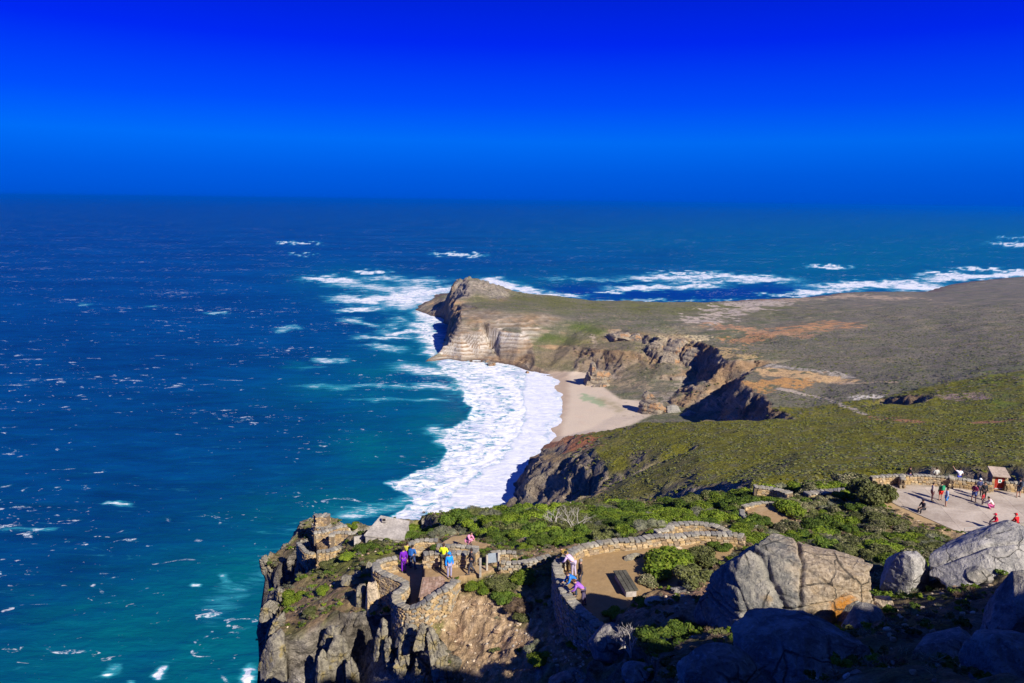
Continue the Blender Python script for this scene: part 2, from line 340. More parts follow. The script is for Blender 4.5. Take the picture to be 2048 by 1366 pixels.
    rock = np.stack([.27+.13*band+.1*n2, .215+.12*band+.1*n2, .155+.11*band+.1*n2], -1)
    och = ss(-.15, .25, fbm(X/45+8, (Y+Z*3)/45, 3))[..., None]; rock = rock*(1-.75*och)+np.array([.30, .185, .09])*(1+n2[..., None])*.75*och
    white = np.exp(-(dline(px, py, [(900,700),(960,688),(1030,668)], 50, 20))**2)[..., None]*ss(-.3, .1, step)[..., None]; rock = rock*(1-white)+np.array([.62, .56, .48])*white
    grey = (ss(905, 915, px)*ss(1040, 1000, px)*ss(600, 592, py))[..., None]; rock = rock*(1-grey*.8)+np.array([.30, .26, .21])*(1+.8*n2[..., None])*grey*.8
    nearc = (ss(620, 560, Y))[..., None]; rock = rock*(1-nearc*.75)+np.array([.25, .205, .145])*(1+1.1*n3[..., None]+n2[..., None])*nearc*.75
    red = (ss(835, 850, py)*ss(1390, 1410, px)*ss(1500, 1480, px)*ss(640, 700, Y))[..., None]; rock = rock*(1-red)+np.array([.40, .2, .13])*red
    rock = rock*(1-.5*ss(.15, .5, nr)[..., None])
    # rock gives way to brush on the gentle faces under the headland
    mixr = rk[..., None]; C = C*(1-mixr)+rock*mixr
    slopeveg = (np.exp(-(dline(px, py, [(1100,720),(1180,700),(1260,720)], 70, 30))**2)*.55)[..., None]; C = C*(1-slopeveg)+np.array([.2, .14, .075])*(1+n2[..., None])*slopeveg
    wet = ss(3.5, .5, Z)*(1-sandf); mixc(wet*.7, (.10, .06, .045))
    # beach
    ws = ss(1148, 1128, px+np.maximum(py-800, 0)*.25+6*f(20, 1)); 
    scol = np.array([.50, .41, .315])*(1-ws[..., None])+np.array([.36, .275, .205])*ws[..., None]
    pool = np.exp(-(dline(px+f(12, 3)*18, py+f(12, 8)*9, [(1168,794),(1186,799),(1202,807)], 12, 8))**2*1.1)
    C = C*(1-sandf[..., None])+scol*sandf[..., None]; mixc(ss(.3, .8, pool)*sandf*.85, (.24, .31, .18)); mixc(np.exp(-(dline(px+f(12, 3)*14, py+f(12, 8)*7, [(1205,800),(1230,812),(1240,820)], 12, 6))**2)*sandf*.6*(1+f(5, 4)), (.26, .22, .12)); mixc(ss(.1, .35, f(14, 61, 4))*sandf*.35, (.50, .38, .29))
    mixc(ss(.5, .8, sandf)*ss(.18, .35, f(5, 88))*ss(1200, 1260, px)*.7, (.25, .2, .13))
    Z = np.where(sandf > .5, np.maximum(Z, -1.5), Z)
    C = np.clip(C, .012, .85)
    wx = steep*(fbm3(X/14, Y/14, Z/9, 4)*7+fbm3(X/5, Y/5, Z/3, 3)*2.2); wy = steep*(fbm3(X/14+9, Y/14, Z/9, 4)*7+fbm3(X/5, Y/5+5, Z/3, 3)*2.2); ks = (1-sandf)*(1-.8*np.exp(-(dline(X, Y, [(-110,1120),(30,1105)], 60, 70))**4))
    V = np.stack([X+wx*ks, Y+wy*ks, Z], -1).reshape(-1, 3)
    keep = (Z.ravel() > -2.5) & (px.ravel() > -60) & (px.ravel() < 2400)
    Q = grid_faces(len(ys), len(xs), keep)
    at_ = {'col': C.reshape(-1, 3), 'rock': np.clip(rk, 0, 1).ravel(), 'tilt': tilt.ravel(), 'sand': np.clip(sandf, 0, 1).ravel()}
    V, Q, at_ = compact(V, Q, at_)
    return V, Q, at_, (xs, ys, Z, hill)
m = M_('headland ground'); c = m.attr('col').outputs[0]; rk = m.attr('rock').outputs['Fac']
p = m.pos(); n1 = m.noise(p, .55, 5, .65); n2 = m.noise(p, .16, 4)
cx = m.n('ShaderNodeCombineXYZ'); m.l(m.attr('tilt').outputs['Fac'], cx.inputs[2]); m.l(m.noise(p, .03, 3), cx.inputs[0])
st = m.noise(cx.outputs[0], .85, 5, .65, .3)
sd = m.attr('sand').outputs['Fac']; shade = m.mix(m.math('SUBTRACT', 1.0, m.math('MULTIPLY', sd, .85)), c, m.mix(1.0, c, m.ramp(n1, [(.25, .55), (.5, 1.0), (.75, 1.5)]), 'MULTIPLY'))
shade = m.mix(m.math('MULTIPLY', rk, .8), shade, m.mix(1.0, c, m.ramp(st, [(.3, .45), (.42, 1.1), (.5, .55), (.58, 1.3), (.7, .8)]), 'MULTIPLY'))
b = m.bump(n1, m.math('SUBTRACT', .9, m.math('MULTIPLY', sd, .8)), 1.6); b = m.bump(st, m.math('MULTIPLY', rk, .9), 2.0, b)
M_FAR = m.col(shade, .95, .1)
V, Q, A, FARG = make_far()
far = link('headland', mesh_np('headland', V, Q, M_FAR, True, A), kind='structure')
print('far', len(V), len(Q))

# ================================================================ SEA
def make_sea():
    az = np.concatenate([np.linspace(-46, -37, 8)[:-1], np.linspace(-37, 37, 760), np.linspace(37, 50, 8)[1:]])
    dep = np.concatenate([np.linspace(60, 38, 6)[:-1], np.linspace(38, .35, 520), [.25, .17, .12]])
    r = HC/np.tan(np.radians(dep)); A_, Rr = np.meshgrid(np.radians(az), r)
    X = Rr*np.sin(A_); Y = Rr*np.cos(A_); Z = np.zeros(X.shape); px, py = w2p(X, Y, Z)
    fo = np.zeros(X.shape); teal = np.zeros(X.shape); wash = np.zeros(X.shape)
    wob = fbm(X/60, Y/60, 4); wpx = px+fbm(X/35+5, Y/35, 4)*26; wpy = py+fbm(X/50, Y/50+7, 4)*13
    def st(arr, pts, wx, wy, a=1., p=2):
        d = dline(wpx, wpy, pts, wx, wy); np.maximum(arr, a*np.exp(-d**p), out=arr)
    # the cove
    polyF = [(885,712),(870,735),(905,752),(918,775),(925,800),(940,810),(938,838),(905,848),(880,862),(888,885),(893,905),(872,930),(830,945),(800,960),(770,965),(828,1003),(760,1040),(900,1060),(1060,1000),(1150,880),(1140,740),(1000,715)]
    ip = inpoly(wpx, wpy, polyF).astype(float); ip = blur(ip, 2); fo = np.maximum(fo, ip*.80)
    st(fo, [(955,735),(1000,750),(1030,780),(1036,820),(1028,860),(990,910),(935,955),(880,985),(840,1003)], 20, 16, 1.15, 2)
    st(fo, [(940,770),(980,800),(985,850),(950,900),(900,950)], 40, 30, .96)
    polyW = [(1000,722),(1045,745),(1044,790),(1050,830),(1040,865),(1003,912),(960,945),(910,985),(870,1010),(1040,1010),(1160,870),(1135,740)]
    wv = blur(inpoly(px+wob*10+fbm(X/14, Y/14+3, 4)*24, py+wob*8+fbm(X/16+9, Y/12, 4)*20, polyW).astype(float), 2); wash = np.maximum(wash, wv); fo = np.maximum(fo*(1-ss(.55, .98, wv)), 0)
    st(fo, [(1105,748),(1112,778),(1125,800),(1122,822),(1100,845),(1092,875)], 7, 7, .8); st(fo, [(1030,990),(1050,935),(1095,885)], 9, 9, .7)
    # round the headland
    for pts, wx, wy, a in [([(830,575),(850,600),(800,610)], 60, 14, .72), ([(700,568),(790,580)], 60, 7, .66), ([(690,595),(760,600)], 50, 6, .7), ([(850,655),(870,690)], 30, 20, .8), ([(560,485),(580,484)], 10, 1.6, .9), ([(595,508),(620,509)], 14, 1.6, .85), ([(745,690),(790,700)], 30, 5, .6), ([(700,640),(740,650)], 26, 4, .62), ([(560,660),(590,655)], 18, 3, .6), ([(430,628),(445,624)], 12, 3, .75), ([(295,612),(310,614)], 12, 3, .7), ([(165,608),(185,610)], 10, 3, .7), ([(870,640),(850,625)], 36, 14, .85), ([(880,690),(862,672)], 24, 16, .8), ([(640,558),(690,562)], 40, 7, .92), ([(720,545),(762,543)], 18, 3, .95),
        ([(760,556),(850,562)], 60, 6, .68), ([(720,602),(800,592),(880,580)], 60, 9, .86), ([(700,620),(740,616)], 30, 5, .85), ([(790,600),(860,606)], 40, 6, .9), ([(790,665),(850,662)], 36, 6, .85), ([(740,675),(800,675)], 40, 6, .72),
        ([(830,650),(860,650)], 25, 8, .82), ([(650,720),(680,720)], 22, 5, .7), ([(860,700),(875,720)], 22, 14, .75), ([(600,486),(620,487)], 22, 2.2, .92), ([(890,508),(945,510)], 30, 3, .85), ([(820,735),(880,745)], 40, 10, .74), ([(850,770),(905,775)], 34, 8, .68),
        ([(760,770),(830,775)], 40, 6, .55), ([(870,860),(890,880)], 24, 14, .66), ([(610,735),(640,735)], 22, 5, .45), ([(640,772),(730,772)], 50, 6, .5), ([(780,655),(800,640)], 25, 6, .5), ([(720,770),(780,770)], 40, 5, .5), ([(760,800),(860,800)], 60, 5, .5),
        ([(980,560),(1010,572),(1060,582)], 34, 7, .98), ([(1060,588),(1130,592)], 50, 4, .9), ([(1130,558),(1250,560)], 60, 4, .55), ([(1200,585),(1225,585)], 22, 2.5, .95), ([(1260,577),(1400,572)], 60, 6, .92), ([(1340,545),(1400,545)], 45, 3, .92), ([(1300,556),(1440,552),(1540,558)], 70, 6, .9), ([(1380,562),(1540,562)], 80, 5, .78),
        ([(1635,532),(1680,535)], 26, 3.2, 1.), ([(1540,588),(1600,590)], 30, 2.4, .85), ([(1620,585),(1680,580)], 50, 5, .9), ([(1680,572),(1800,570),(1860,578)], 90, 6, .98), ([(1720,565),(1880,560)], 60, 4, .85), ([(1860,548),(1900,548)], 30, 4, 1.), ([(1900,556),(2048,548),(2200,540)], 60, 6, .95), ([(1940,538),(2030,542)], 50, 2.5, .95),
        ([(2010,488),(2060,490)], 40, 4, .9), ([(2020,476),(2060,476)], 30, 3, .7), ([(1490,600),(1520,598)], 20, 2, .9), ([(1230,600),(1480,600)], 60, 1.5, .6), ([(1190,600),(1340,602)], 60, 2, .7), ([(215,1008),(250,1010)], 14, 4, .8), ([(312,1352),(330,1332)], 8, 7, .86), ([(215,1350),(236,1334)], 14, 6, .66), ([(505,1345),(500,1366)], 16, 12, .85),
        ([(385,1172),(395,1172)], 10, 5, .8), ([(450,1150),(460,1162)], 10, 5, .6), ([(260,1362)], 12, 6, .8), ([(20,1055),(90,1058)], 30, 4, .55), ([(840,990),(800,1010),(700,1030)], 40, 10, .6), ([(640,1090),(500,1160),(420,1230)], 40, 20, .30), ([(700,1020),(600,1060)], 60, 10, .3)]:
        st(fo, pts, wx, wy, a*(1.06 if pts[0][0] < 930 and pts[0][0] > 560 else 1.0))
    for pts, wx, wy, a in [([(880,640),(830,600),(700,560)], 110, 30, .75), ([(850,700),(760,740)], 90, 40, .75), ([(820,800),(700,780)], 160, 40, .6), ([(860,880),(760,900)], 120, 60, .75), ([(900,830),(860,800)], 60, 40, .7), ([(605,733)], 35, 8, .9), ([(640,773),(740,772)], 45, 7, .9), ([(470,1320),(400,1366),(500,1250)], 140, 80, 1.), ([(600,1100),(400,1200),(100,1350)], 200, 90, .75),
        ([(180,1215)], 40, 24, .7), ([(60,1190)], 60, 14, .5), ([(1700,520),(2048,480)], 330, 60, .95), ([(1300,530),(1000,555)], 200, 14, .3), ([(1100,560),(1000,570)], 90, 12, .6), ([(700,1000),(560,1050)], 150, 60, .6), ([(1400,480),(2048,445)], 400, 34, .6)]:
        st(teal, pts, wx, wy, a)
    violet = np.zeros(X.shape)
    st(violet, [(1180,585),(1400,590),(1560,580)], 110, 12, .8)
    brk = dline(wpx, wpy, [(905,765),(918,785),(935,805),(940,825)], 8, 8)
    Z = Z + 2.2*np.exp(-brk**2)*ss(2500, 600, Rr) + fo*ss(900, 300, Rr)*0
    Z += ss(3500, 900, Rr)*(fbm(X/26+Y/80, Y/9, 3)*1.1*(1-.7*np.clip(fo, 0, 1))+fbm(X/5, Y/4, 2)*.25)*(1-.9*wash)
    Z += (1-wash)*fo*ss(2000, 500, Rr)*fbm(X/7, Y/7, 3)*1.1
    V = np.stack([X, Y, Z], -1).reshape(-1, 3)
    far2 = np.clip((px-300)/1700, 0, 1)
    return V, grid_faces(*X.shape), {'foam': np.clip(fo, 0, 1.2).ravel(), 'teal': np.clip(teal*(.85+wob*.9), 0, 1).ravel(), 'wash': wash.ravel(), 'violet': violet.ravel(), 'east': far2.ravel()}
m = M_('sea water'); fo = m.attr('foam').outputs['Fac']; te = m.attr('teal').outputs['Fac']; wa = m.attr('wash').outputs['Fac']; vi = m.attr('violet').outputs['Fac']; ea = m.attr('east').outputs['Fac']
p = m.pos(); pa = m.pos((.35, 1, 1), (0, 0, R(-8))); 
big = m.noise(m.pos((.5, 1, 1)), .004, 4); mid = m.noise(pa, .05, 5, .6, .4); fine = m.noise(pa, .28, 5, .65, .5); stre = m.noise(m.pos((.22, 1, 1), (0, 0, R(-12))), .12, 6, .72, 1.5)
deep = m.mix(ea, (.0, .040, .118), (.0, .074, .145)); deep = m.mix(1.0, deep, m.ramp(big, [(.3, .75), (.7, 1.3)]), 'MULTIPLY')
deep = m.mix(1.0, deep, m.ramp(mid, [(.3, .72), (.7, 1.28)]), 'MULTIPLY')
wat = m.mix(te, deep, (.0, .105, .125)); wat = m.mix(vi, wat, (.0, .022, .16))
# thin turquoise aerated water round the foam, then the foam itself
aer = m.mr(m.math('ADD', fo, m.math('MULTIPLY', m.math('SUBTRACT', stre, .5), 1.5)), .12, .62); wat = m.mix(m.math('MULTIPLY', aer, .75), wat, (.03, .30, .36))
lace = m.noise(m.pos((.8, 1, 1), (0, 0, R(20))), .11, 7, .74, .9); near_ = m.mr(fo, .72, .82); pat = m.mix(near_, stre, lace)
fm = m.mr(m.math('ADD', fo, m.math('MULTIPLY', m.math('SUBTRACT', pat, .5), 1.9)), .52, .86)
# scattered whitecaps
wcp = m.pos((.5, 1, 1), (0, 0, R(14))); wn = m.noise(wcp, .06, 3, .55, 1.6); wm = m.noise(m.pos((.6, 1, 1)), .007, 3, .6); wf = m.noise(m.pos((.7, 1, 1), (0, 0, R(-20))), .55, 4, .65, 1.2); wn2 = m.noise(m.pos((.55, 1, 1), (0, 0, R(-12))), .19, 3, .55, 1.2)
capA = m.math('MULTIPLY', m.mr(m.math('ADD', wn, m.math('MULTIPLY', m.math('SUBTRACT', wm, .5), .32)), .665, .73), m.mr(wf, .42, .58)); capB = m.mr(m.math('ADD', wn2, m.math('MULTIPLY', m.math('SUBTRACT', wm, .5), .42)), .70, .775); cap = m.math('MAXIMUM', capA, m.math('MULTIPLY', capB, .8))
capa = m.mr(m.math('ADD', wn, m.math('MULTIPLY', m.math('SUBTRACT', wm, .5), .3)), .60, .78)
wat = m.mix(m.math('MULTIPLY', capa, .5), wat, (.0, .15, .25))
bigf = m.noise(m.pos((.6, 1, 1), (0, 0, R(-30))), .035, 5, .65, 1.2); fcol = m.mix(m.mr(lace, .36, .56), (.40, .46, .60), (.76, .76, .76)); fcol = m.mix(m.math('MULTIPLY', m.mr(bigf, .48, .62), m.mr(fo, 1.02, .88)), fcol, m.mix(m.mr(stre, .4, .6), (.30, .36, .50), (.58, .60, .70)))
washc = m.mix(m.mr(lace, .34, .64), (.50, .53, .63), (.70, .71, .77))
c = m.mix(m.math('MULTIPLY', cap, .9), wat, (.6, .62, .65)); c = m.mix(fm, c, fcol)
wsel = m.math('MULTIPLY', wa, m.math('SUBTRACT', 1.0, m.math('MULTIPLY', fm, m.mr(fo, .3, .6)))); c = m.mix(wsel, c, washc)
c = m.mix(m.math('MULTIPLY', wsel, m.math('MULTIPLY', m.mr(stre, .62, .75), .35)), c, (.20, .32, .45)); foamy = m.math('MAXIMUM', fm, wsel, clamp=True)
b = m.bump(mid, .6, 3.0); b = m.bump(fine, .7, .8, b)
m.col(c, m.mr(foamy, 0., 1., .38, .9), .22); M_SEA = m.m
V, Q, A = make_sea()
link('sea', mesh_np('sea', V, Q, M_SEA, True, A), kind='structure'); print('sea', len(V))
# ================================================================ NEAR RIDGE
npt = []; nl = []
def nb(pts, brk=True):            # image bearing + metres below the eye
    i0 = len(npt)
    for a, b, c in pts: npt.append(atb(a, b, c))
    if brk and len(pts) > 1: nl.append(list(range(i0, len(npt))))
def nw(pts, brk=False):           # metres right, ahead, below the eye
    i0 = len(npt)
    for a, b, c in pts: npt.append((a, b, HC-c))
    if brk: nl.append(list(range(i0, len(npt))))
def c1(x, y): return 480+x/3.538, 980+y/3.538
def c2(x, y): return 720+x/5.12, 1020+y/5.12
def c3(x, y): return 1080+x/5.12, 1020+y/5.12
def c4(x, y): return 1360+x/2.977, 1020+y/2.977
def c6(x, y): return 1740+x/6.65, 920+y/6.65
def cz(x, y): return 480+x/4.876, 1200+y/4.876
# back edge of the thicket and the drop behind it
nb([(640,1048,33),(700,1040,34),(770,1036,34.5),(850,1030,35),(1000,1018,36.5),(1150,1006,38),(1300,1002,38),(1400,998,36),(1500,984,33.5),(1600,972,31.5),(1700,968,29.5),(1745,965,28.2),(1850,957,27.4),(2048,966,27.4),(2400,975,27.4),(2900,1000,26)])
nw([(-30,92,150),(-15,104,100),(0,106,66),(20,106,60),(40,100,54),(60,96,46),(90,90,40),(130,80,36)], False)
nw([(-40,120,239),(-10,135,190),(0,150,140),(30,150,86),(80,140,84),(140,120,80),(200,60,60),(90,150,84)])
nb([(700,1075,29.5),(760,1090,28),(820,1090,27.2),(900,1080,27),(1000,1060,28),(1100,1060,28),(1200,1050,28),(1300,1040,29.5),(1400,1035,28.5),(1500,1040,27),(1560,1030,26.8),(1650,1000,27.5),(1700,990,27),(1740,985,26.3),(1100,1085,25),(1200,1070,25.5),(1300,1052,24.8),(1400,1036,26)], False)
nb([(1600,1060,25.5),(1700,1100,23.8),(1800,1090,24),(1800,1050,25.2),(1900,1090,23.6),(1880,1120,21),(1700,1150,19),(1450,1100,22),(1500,1070,24.5)], False)
# left edge, ruins, pillar
RIM = [(628,1036,33.5),(600,1064,34),(578,1080,34.5),(565,1107,35),(553,1117,35),(511,1121,35.5)]
nb(RIM); rim = [at(a, b, HC-c) for a, b, c in RIM]
nb([(512,1139,36),(553,1141,35.4),(575,1120,34.6),(600,1100,33.5),(634,1104,31.6),(650,1128,31.2)])
nw([(rim[0][0]-2.2, rim[0][1]+2, 60), (rim[1][0]-2.6, rim[1][1]+2, 70), (rim[3][0]-2.5, rim[3][1]+3, 90), (rim[5][0]-.2, rim[5][1]+4, 120), (-27.5, 72, 140), (-27.5, 67.5, 130), (-27.3, 65.4, 90), (-22.5, 64.8, 80), (-19, 64.5, 72), (-15.8, 64.3, 50)], True)
nw([(-38,85,239),(-33,66,239),(-31,50,239),(-29,30,239),(-34,10,239),(-40,-10,239),(-60,60,242),(-60,20,242),(-60,120,242)])
nw([(-25.5,61,130),(-21.5,61.8,90),(-16.5,62.4,60),(-23,54,120),(-21,48,110),(-20,42,90),(-19,38,80),(-18,30,80),(-17,20,60)])
# promontory rim, top
nb([(655,1133,28.8),(610,1156,29.2),(567,1179,30),(536,1190,31),(543,1215,30.6),(552,1232,30.),(573,1264,28.6)])
nb([(530,1284,29.8),(552,1272,29),(580,1268,28.4)], False)
nb([(690,1150,27.4),(700,1180,27.2),(740,1160,26.6),(700,1215,27.3),(640,1200,28.3),(620,1240,28.5),(672,1232,27.6),(750,1196,26.4),(785,1222,26.0),(740,1115,26.2),(700,1105,28),(610,1180,29.4)], False)
# gully under the promontory
nb([(573,1266,28.8),(620,1246,28.6),(672,1236,27.7),(705,1238,27.3),(745,1236,26.8),(790,1240,26.1),(826,1252,25.3),(850,1290,25.6)])
nw([(-15.2,43.4,39),(-12.6,43,38),(-10.2,42.4,37),(-8,41.4,35),(-6.2,39.8,32.5),(-4.9,37.6,30),(-3.6,34,27.5),(-12,38,48),(-8,36,44),(-16,38,60)], True)
nb([(900,1215,24.4),(860,1228,24.9),(825,1245,25.2),(870,1300,26),(905,1366,26.6),(950,1185,24.),(1000,1240,24.6),(1000,1300,25.2),(1000,1380,26.),(1060,1210,23.9),(1100,1250,23.8),(1100,1320,23.9),(1060,1366,25),(1170,1285,23.2),(1190,1340,22.2),(1140,1250,23.4),(1112,1190,23.4),(1100,1150,23.5),(1030,1150,23.8),(960,1165,23.9),(1030,1125,23.8),(1100,1110,23.6),(1100,1500,26),], False)
# ground near the boulders and down from the lookout
nb([(1210,1262,22.4),(1240,1240,21.6),(1300,1230,20.5),(1380,1190,20.6),(1300,1180,21.9),(1380,1150,21.6),(1250,1330,21),(1300,1300,19.5),(1340,1366,16.5),(1450,1366,13.4),(1400,1280,18),(1560,1366,11.4),(1700,1366,9.8),(1850,1366,8.4),(2048,1366,7.2),(1650,1290,14.4),(1700,1240,16.2),(1760,1190,16.6),(1800,1230,15),(1880,1160,16.2),(1920,1120,18),(1850,1280,12.8),(1950,1240,13),(2048,1200,13.4),(2048,1130,15.6),(1900,1340,10.4),(2020,1085,21),(2200,1100,20),(2400,1200,16)], False)
nw([(0,0,1.75),(0,1.6,1.9),(-2,1,2.4),(2,2.4,2.4),(4,3.2,2.6),(-1,3.5,4.4),(2,6,6.5),(-2,9,15),(4,12,12),(-3,22,25),(-10,14,36),(-10,3,18),(-6,0,6),(-4,-4,4),(10,5,2.6),(6,8,7.5),(18,20,13.5),(-8,30,31),(-8,26,34)])
# the lookout hill, right of and behind the photographer
def sa(s_, a_, zb): return (.602*a_+.799*s_, -.799*a_+.602*s_, zb)
nw([sa(12,10,-4.), sa(14,10,-5.4), sa(16.5,10,-6.6), sa(18.2,10,-5.4), sa(19.4,10,-3.6), sa(20.6,10,-3.4), sa(21.6,10,-3.2), sa(22.4,10,-1.4), sa(24.2,10,-1.2), sa(25.6,10,-1.3), sa(27,10,-.3), sa(30,10,-.2), sa(34,10,.8), sa(39,11,.2), sa(44,12,3)], True)
nw([sa(13,7,2.), sa(17,7,1.), sa(20,7,1.8), sa(25,7,3), sa(30,7,3.4), sa(35,7,4.), sa(40,7,6), sa(19,1.5,8.6), sa(24,1.5,11), sa(30,1.5,13), sa(36,1.5,15), sa(44,2,17)])
nw([(10,-5,-.5),(0,-8,0),sa(20,20,-4),sa(30,20,-4),sa(38,20,-2),sa(26,30,-5),sa(50,20,8),(60,30,18),(90,30,20),(80,0,5),(65,-20,0),(0,-30,0),(30,-30,0),(120,20,20),(26,24,13),(140,-10,20),(60,50,25),(110,60,26),(-25,-20,30),(-30,-30,100)])
NT = tin(npt, nl)
FLAT = []      # (world polygon, metres below the eye)
def flat(pts, zb): FLAT.append(([atb(a, b, zb)[:2] for a, b in pts], zb))
PLAT = [c2(*p) for p in [(652,560),(700,552),(1130,550),(1200,548),(1320,560),(1420,600),(1230,664),(1000,690),(940,780),(880,800),(780,860),(610,930),(600,900),(652,690)]]
PIT = [c2(*p) for p in [(230,590),(300,640),(400,700),(470,750),(470,800),(400,850),(380,900),(430,950),(480,980),(560,975),(610,940),(640,690),(640,540),(520,520),(380,560)]]
flat(PIT, 25.2); flat(PLAT, 23.8)
WALK = [(1201,1246),(1170,1219),(1142,1190),(1130,1168),(1122,1141),(1116,1125),(1130,1112),(1150,1101),(1178,1092),(1226,1084),(1275,1080),(1353,1073),(1440,1070),(1475,1074),(1470,1090),(1450,1130),(1400,1160),(1300,1190),(1240,1225)]
flat(WALK, 22.)
PLAZA = [(1738,972),(1790,962),(1850,962),(1985,976),(2200,985),(2500,1010),(2400,1130),(2048,1098),(1960,1090),(1905,1086),(1800,1040),(1745,1000)]
flat(PLAZA, 26.)
flat([(1490,1010),(1560,1000),(1600,1030),(1580,1058),(1500,1060)], 26.4)
flat([c1(*p) for p in [(520,380),(640,340),(860,370),(700,400),(560,410)]], 31.2)
flat([(876,1088),(905,1070),(935,1068),(950,1080),(985,1088),(960,1098),(880,1098)], 25.2)
def zflat(X, Y, Z):
    for poly, zb in FLAT:
        m = inpoly(X, Y, poly); Z = np.where(m, HC-zb, Z)
    return Z
NAZ = np.radians(np.concatenate([np.arange(-75, -38, .45), np.linspace(-37.8, 38, 760), np.arange(38.6, 110, .8)]))
NR = np.exp(np.linspace(math.log(1.0), math.log(26), 150)); NR = np.concatenate([NR[:-1], np.exp(np.linspace(math.log(26), math.log(100), 440)), np.exp(np.linspace(math.log(100), math.log(150), 30))[1:]])
def make_near():
    A_, Rr = np.meshgrid(NAZ, NR); X = Rr*np.sin(A_); Y = Rr*np.cos(A_)
    jx = fbm(X/2.2, Y/2.2, 3)*.5; jy = fbm(X/2.2+30, Y/2.2, 3)*.5; jm = ss(10, 20, Rr)
    Z = tin_eval(NT, X+jx*jm, Y+jy*jm, HC-239.); Z = blur(Z, 3)
    gy, gx = np.gradient(Z); gr = gy/np.gradient(NR)[:, None]; ga = gx/(NR[:, None]*np.gradient(NAZ)[None, :]); slope = blur(np.hypot(gr, ga), 2)
    steep = ss(.75, 1.5, slope); px, py = w2p(X, Y, Z)
    hn = fbm(X/5, Y/5, 5); n2 = fbm(X/1.3, Y/1.3, 4); n3 = fbm(X/.4, Y/.4, 3); r3 = np.abs(fbm3(X/5, Y/5, Z/3.2, 4)); r4 = np.abs(fbm3(X/1.7+4, Y/1.7, Z/.9, 3))
    rocky = np.clip(steep, 0, 1)
    hs = 1-.7*ss(R(40), R(46), A_); Z = Z+hn*.9*(1-rocky*.4)*hs+n2*.26*hs+n3*.05 + rocky*((.2-r3)*2.6+(.2-r4)*.8)
    # rough scree
    scree_d = dline(px, py, [(940,1230),(1000,1300),(1080,1250)], 100, 80); scree = np.exp(-scree_d**4)
    Z = Z+scree*(np.maximum(fbm(X/.55, Y/.55, 3), -.05)*.45)
    # broken rock: push the faces sideways too
    wx = rocky*(fbm3(X/5, Y/5, Z/7, 4)*2.6+fbm3(X/1.4, Y/1.4+5, Z/1.6, 3)*.7); wy = rocky*(fbm3(X/5+40, Y/5, Z/7, 4)*2.6+fbm3(X/1.4+9, Y/1.4, Z/1.6, 3)*.7)
    Zf = zflat(X, Y, Z); fm = np.zeros(X.shape)
    for poly, zb in FLAT: fm = np.maximum(fm, inpoly(X, Y, poly))
    Z = np.where(fm > 0, Zf+n3*.012+n2*.012, Z)
    # ground close to a floor must not rise above it
    px, py = w2p(X, Y, Z)
    C = np.zeros(X.shape+(3,)); C[:] = (.165, .125, .07)
    def mixc(m, c):
        nonlocal C
        m = np.clip(m, 0, 1)[..., None]; C = C*(1-m)+np.array(c)*m
    f = lambda s, o=0, oc=4: fbm(X/s+o, Y/s-o, oc)
    mixc(ss(-.1, .25, f(3, 2)), (.085, .095, .025)); mixc(ss(.05, .35, f(.8, 9)), (.05, .055, .02)); mixc(ss(.1, .35, f(1.5, 19))*.6, (.24, .18, .11))
    so_ = np.exp(-dline(px, py, [(600,1215),(680,1210),(740,1190)], 90, 50)**4); mixc(so_*.75, (.25, .165, .095)); mixc(so_*ss(.0, .3, f(1.1, 4))*.6, (.14, .14, .04))
    g2 = np.exp(-dline(px, py, [(620,1140),(700,1120),(740,1110)], 50, 16)**2); mixc(g2*.7, (.15, .16, .03))
    mixc(scree*.95, (.30, .205, .12)); mixc(scree*ss(-.05, .3, f(.5, 8))*.8, (.46, .34, .22)); mixc(scree*ss(.05, .35, f(1.2, 33))*.7, (.17, .10, .065)); mixc(scree*ss(.15, .4, f(2, 43))*.5, (.14, .15, .03))
    rs = np.exp(-dline(px, py, [(1260,1215),(1340,1220),(1380,1190),(1480,1180)], 60, 30)**4); mixc(rs*.9, (.33, .20, .12)); mixc(rs*ss(.05, .3, f(.7, 8))*.6, (.22, .13, .08))
    bushy = np.exp(-dline(px, py, [(920,1150),(1060,1140)], 90, 40)**4); mixc(bushy*.6, (.09, .10, .03))
    rk = np.clip(rocky+.0, 0, 1); band = fbm3(X/6, Y/6, Z/.8, 3)
    rock = np.stack([.34+.25*band, .30+.24*band, .24+.22*band], -1)*(1-1.1*ss(.22, .03, r3)[..., None]*.5)
    C = C*(1-rk[..., None])+rock*rk[..., None]
    mixc(ss(.7, .95, slope)*(1-ss(1.4, 2, slope))*ss(.0, .25, f(1.5, 71))*.6, (.14, .14, .03))
    fw = [inpoly(px, py, w) for w in (WALK, PLAZA)]
    mixc(fm, (.30, .20, .105)); mixc(fm*ss(-.1, .4, f(1.5, 5))*.45, (.21, .14, .075)); mixc(fm*ss(.1, .4, f(.35, 5))*.4, (.42, .32, .2)); mixc(fm*ss(.12, .3, f(2.6, 25))*.35, (.38, .29, .18))
    mixc(fw[1].astype(float)*.8, (.37, .26, .14)); mixc(fw[0].astype(float)*.6, (.27, .18, .085))
    pth = np.exp(-dline(px, py, [(1010,1116),(1060,1110),(1110,1100),(1160,1090)], 12, 7)**4)+np.exp(-dline(px, py, [(905,1075),(930,1064)], 10, 6)**4); mixc(pth, (.30, .21, .11))
    C = np.clip(C, .01, .8)
    k = 1-fm; V = np.stack([X+wx*k, Y+wy*k, Z], -1).reshape(-1, 3)
    return V, grid_faces(*X.shape), {'col': C.reshape(-1, 3), 'rock': rk.ravel(), 'smooth': fm.ravel()}, Z
V, Q, A, NZ = make_near()
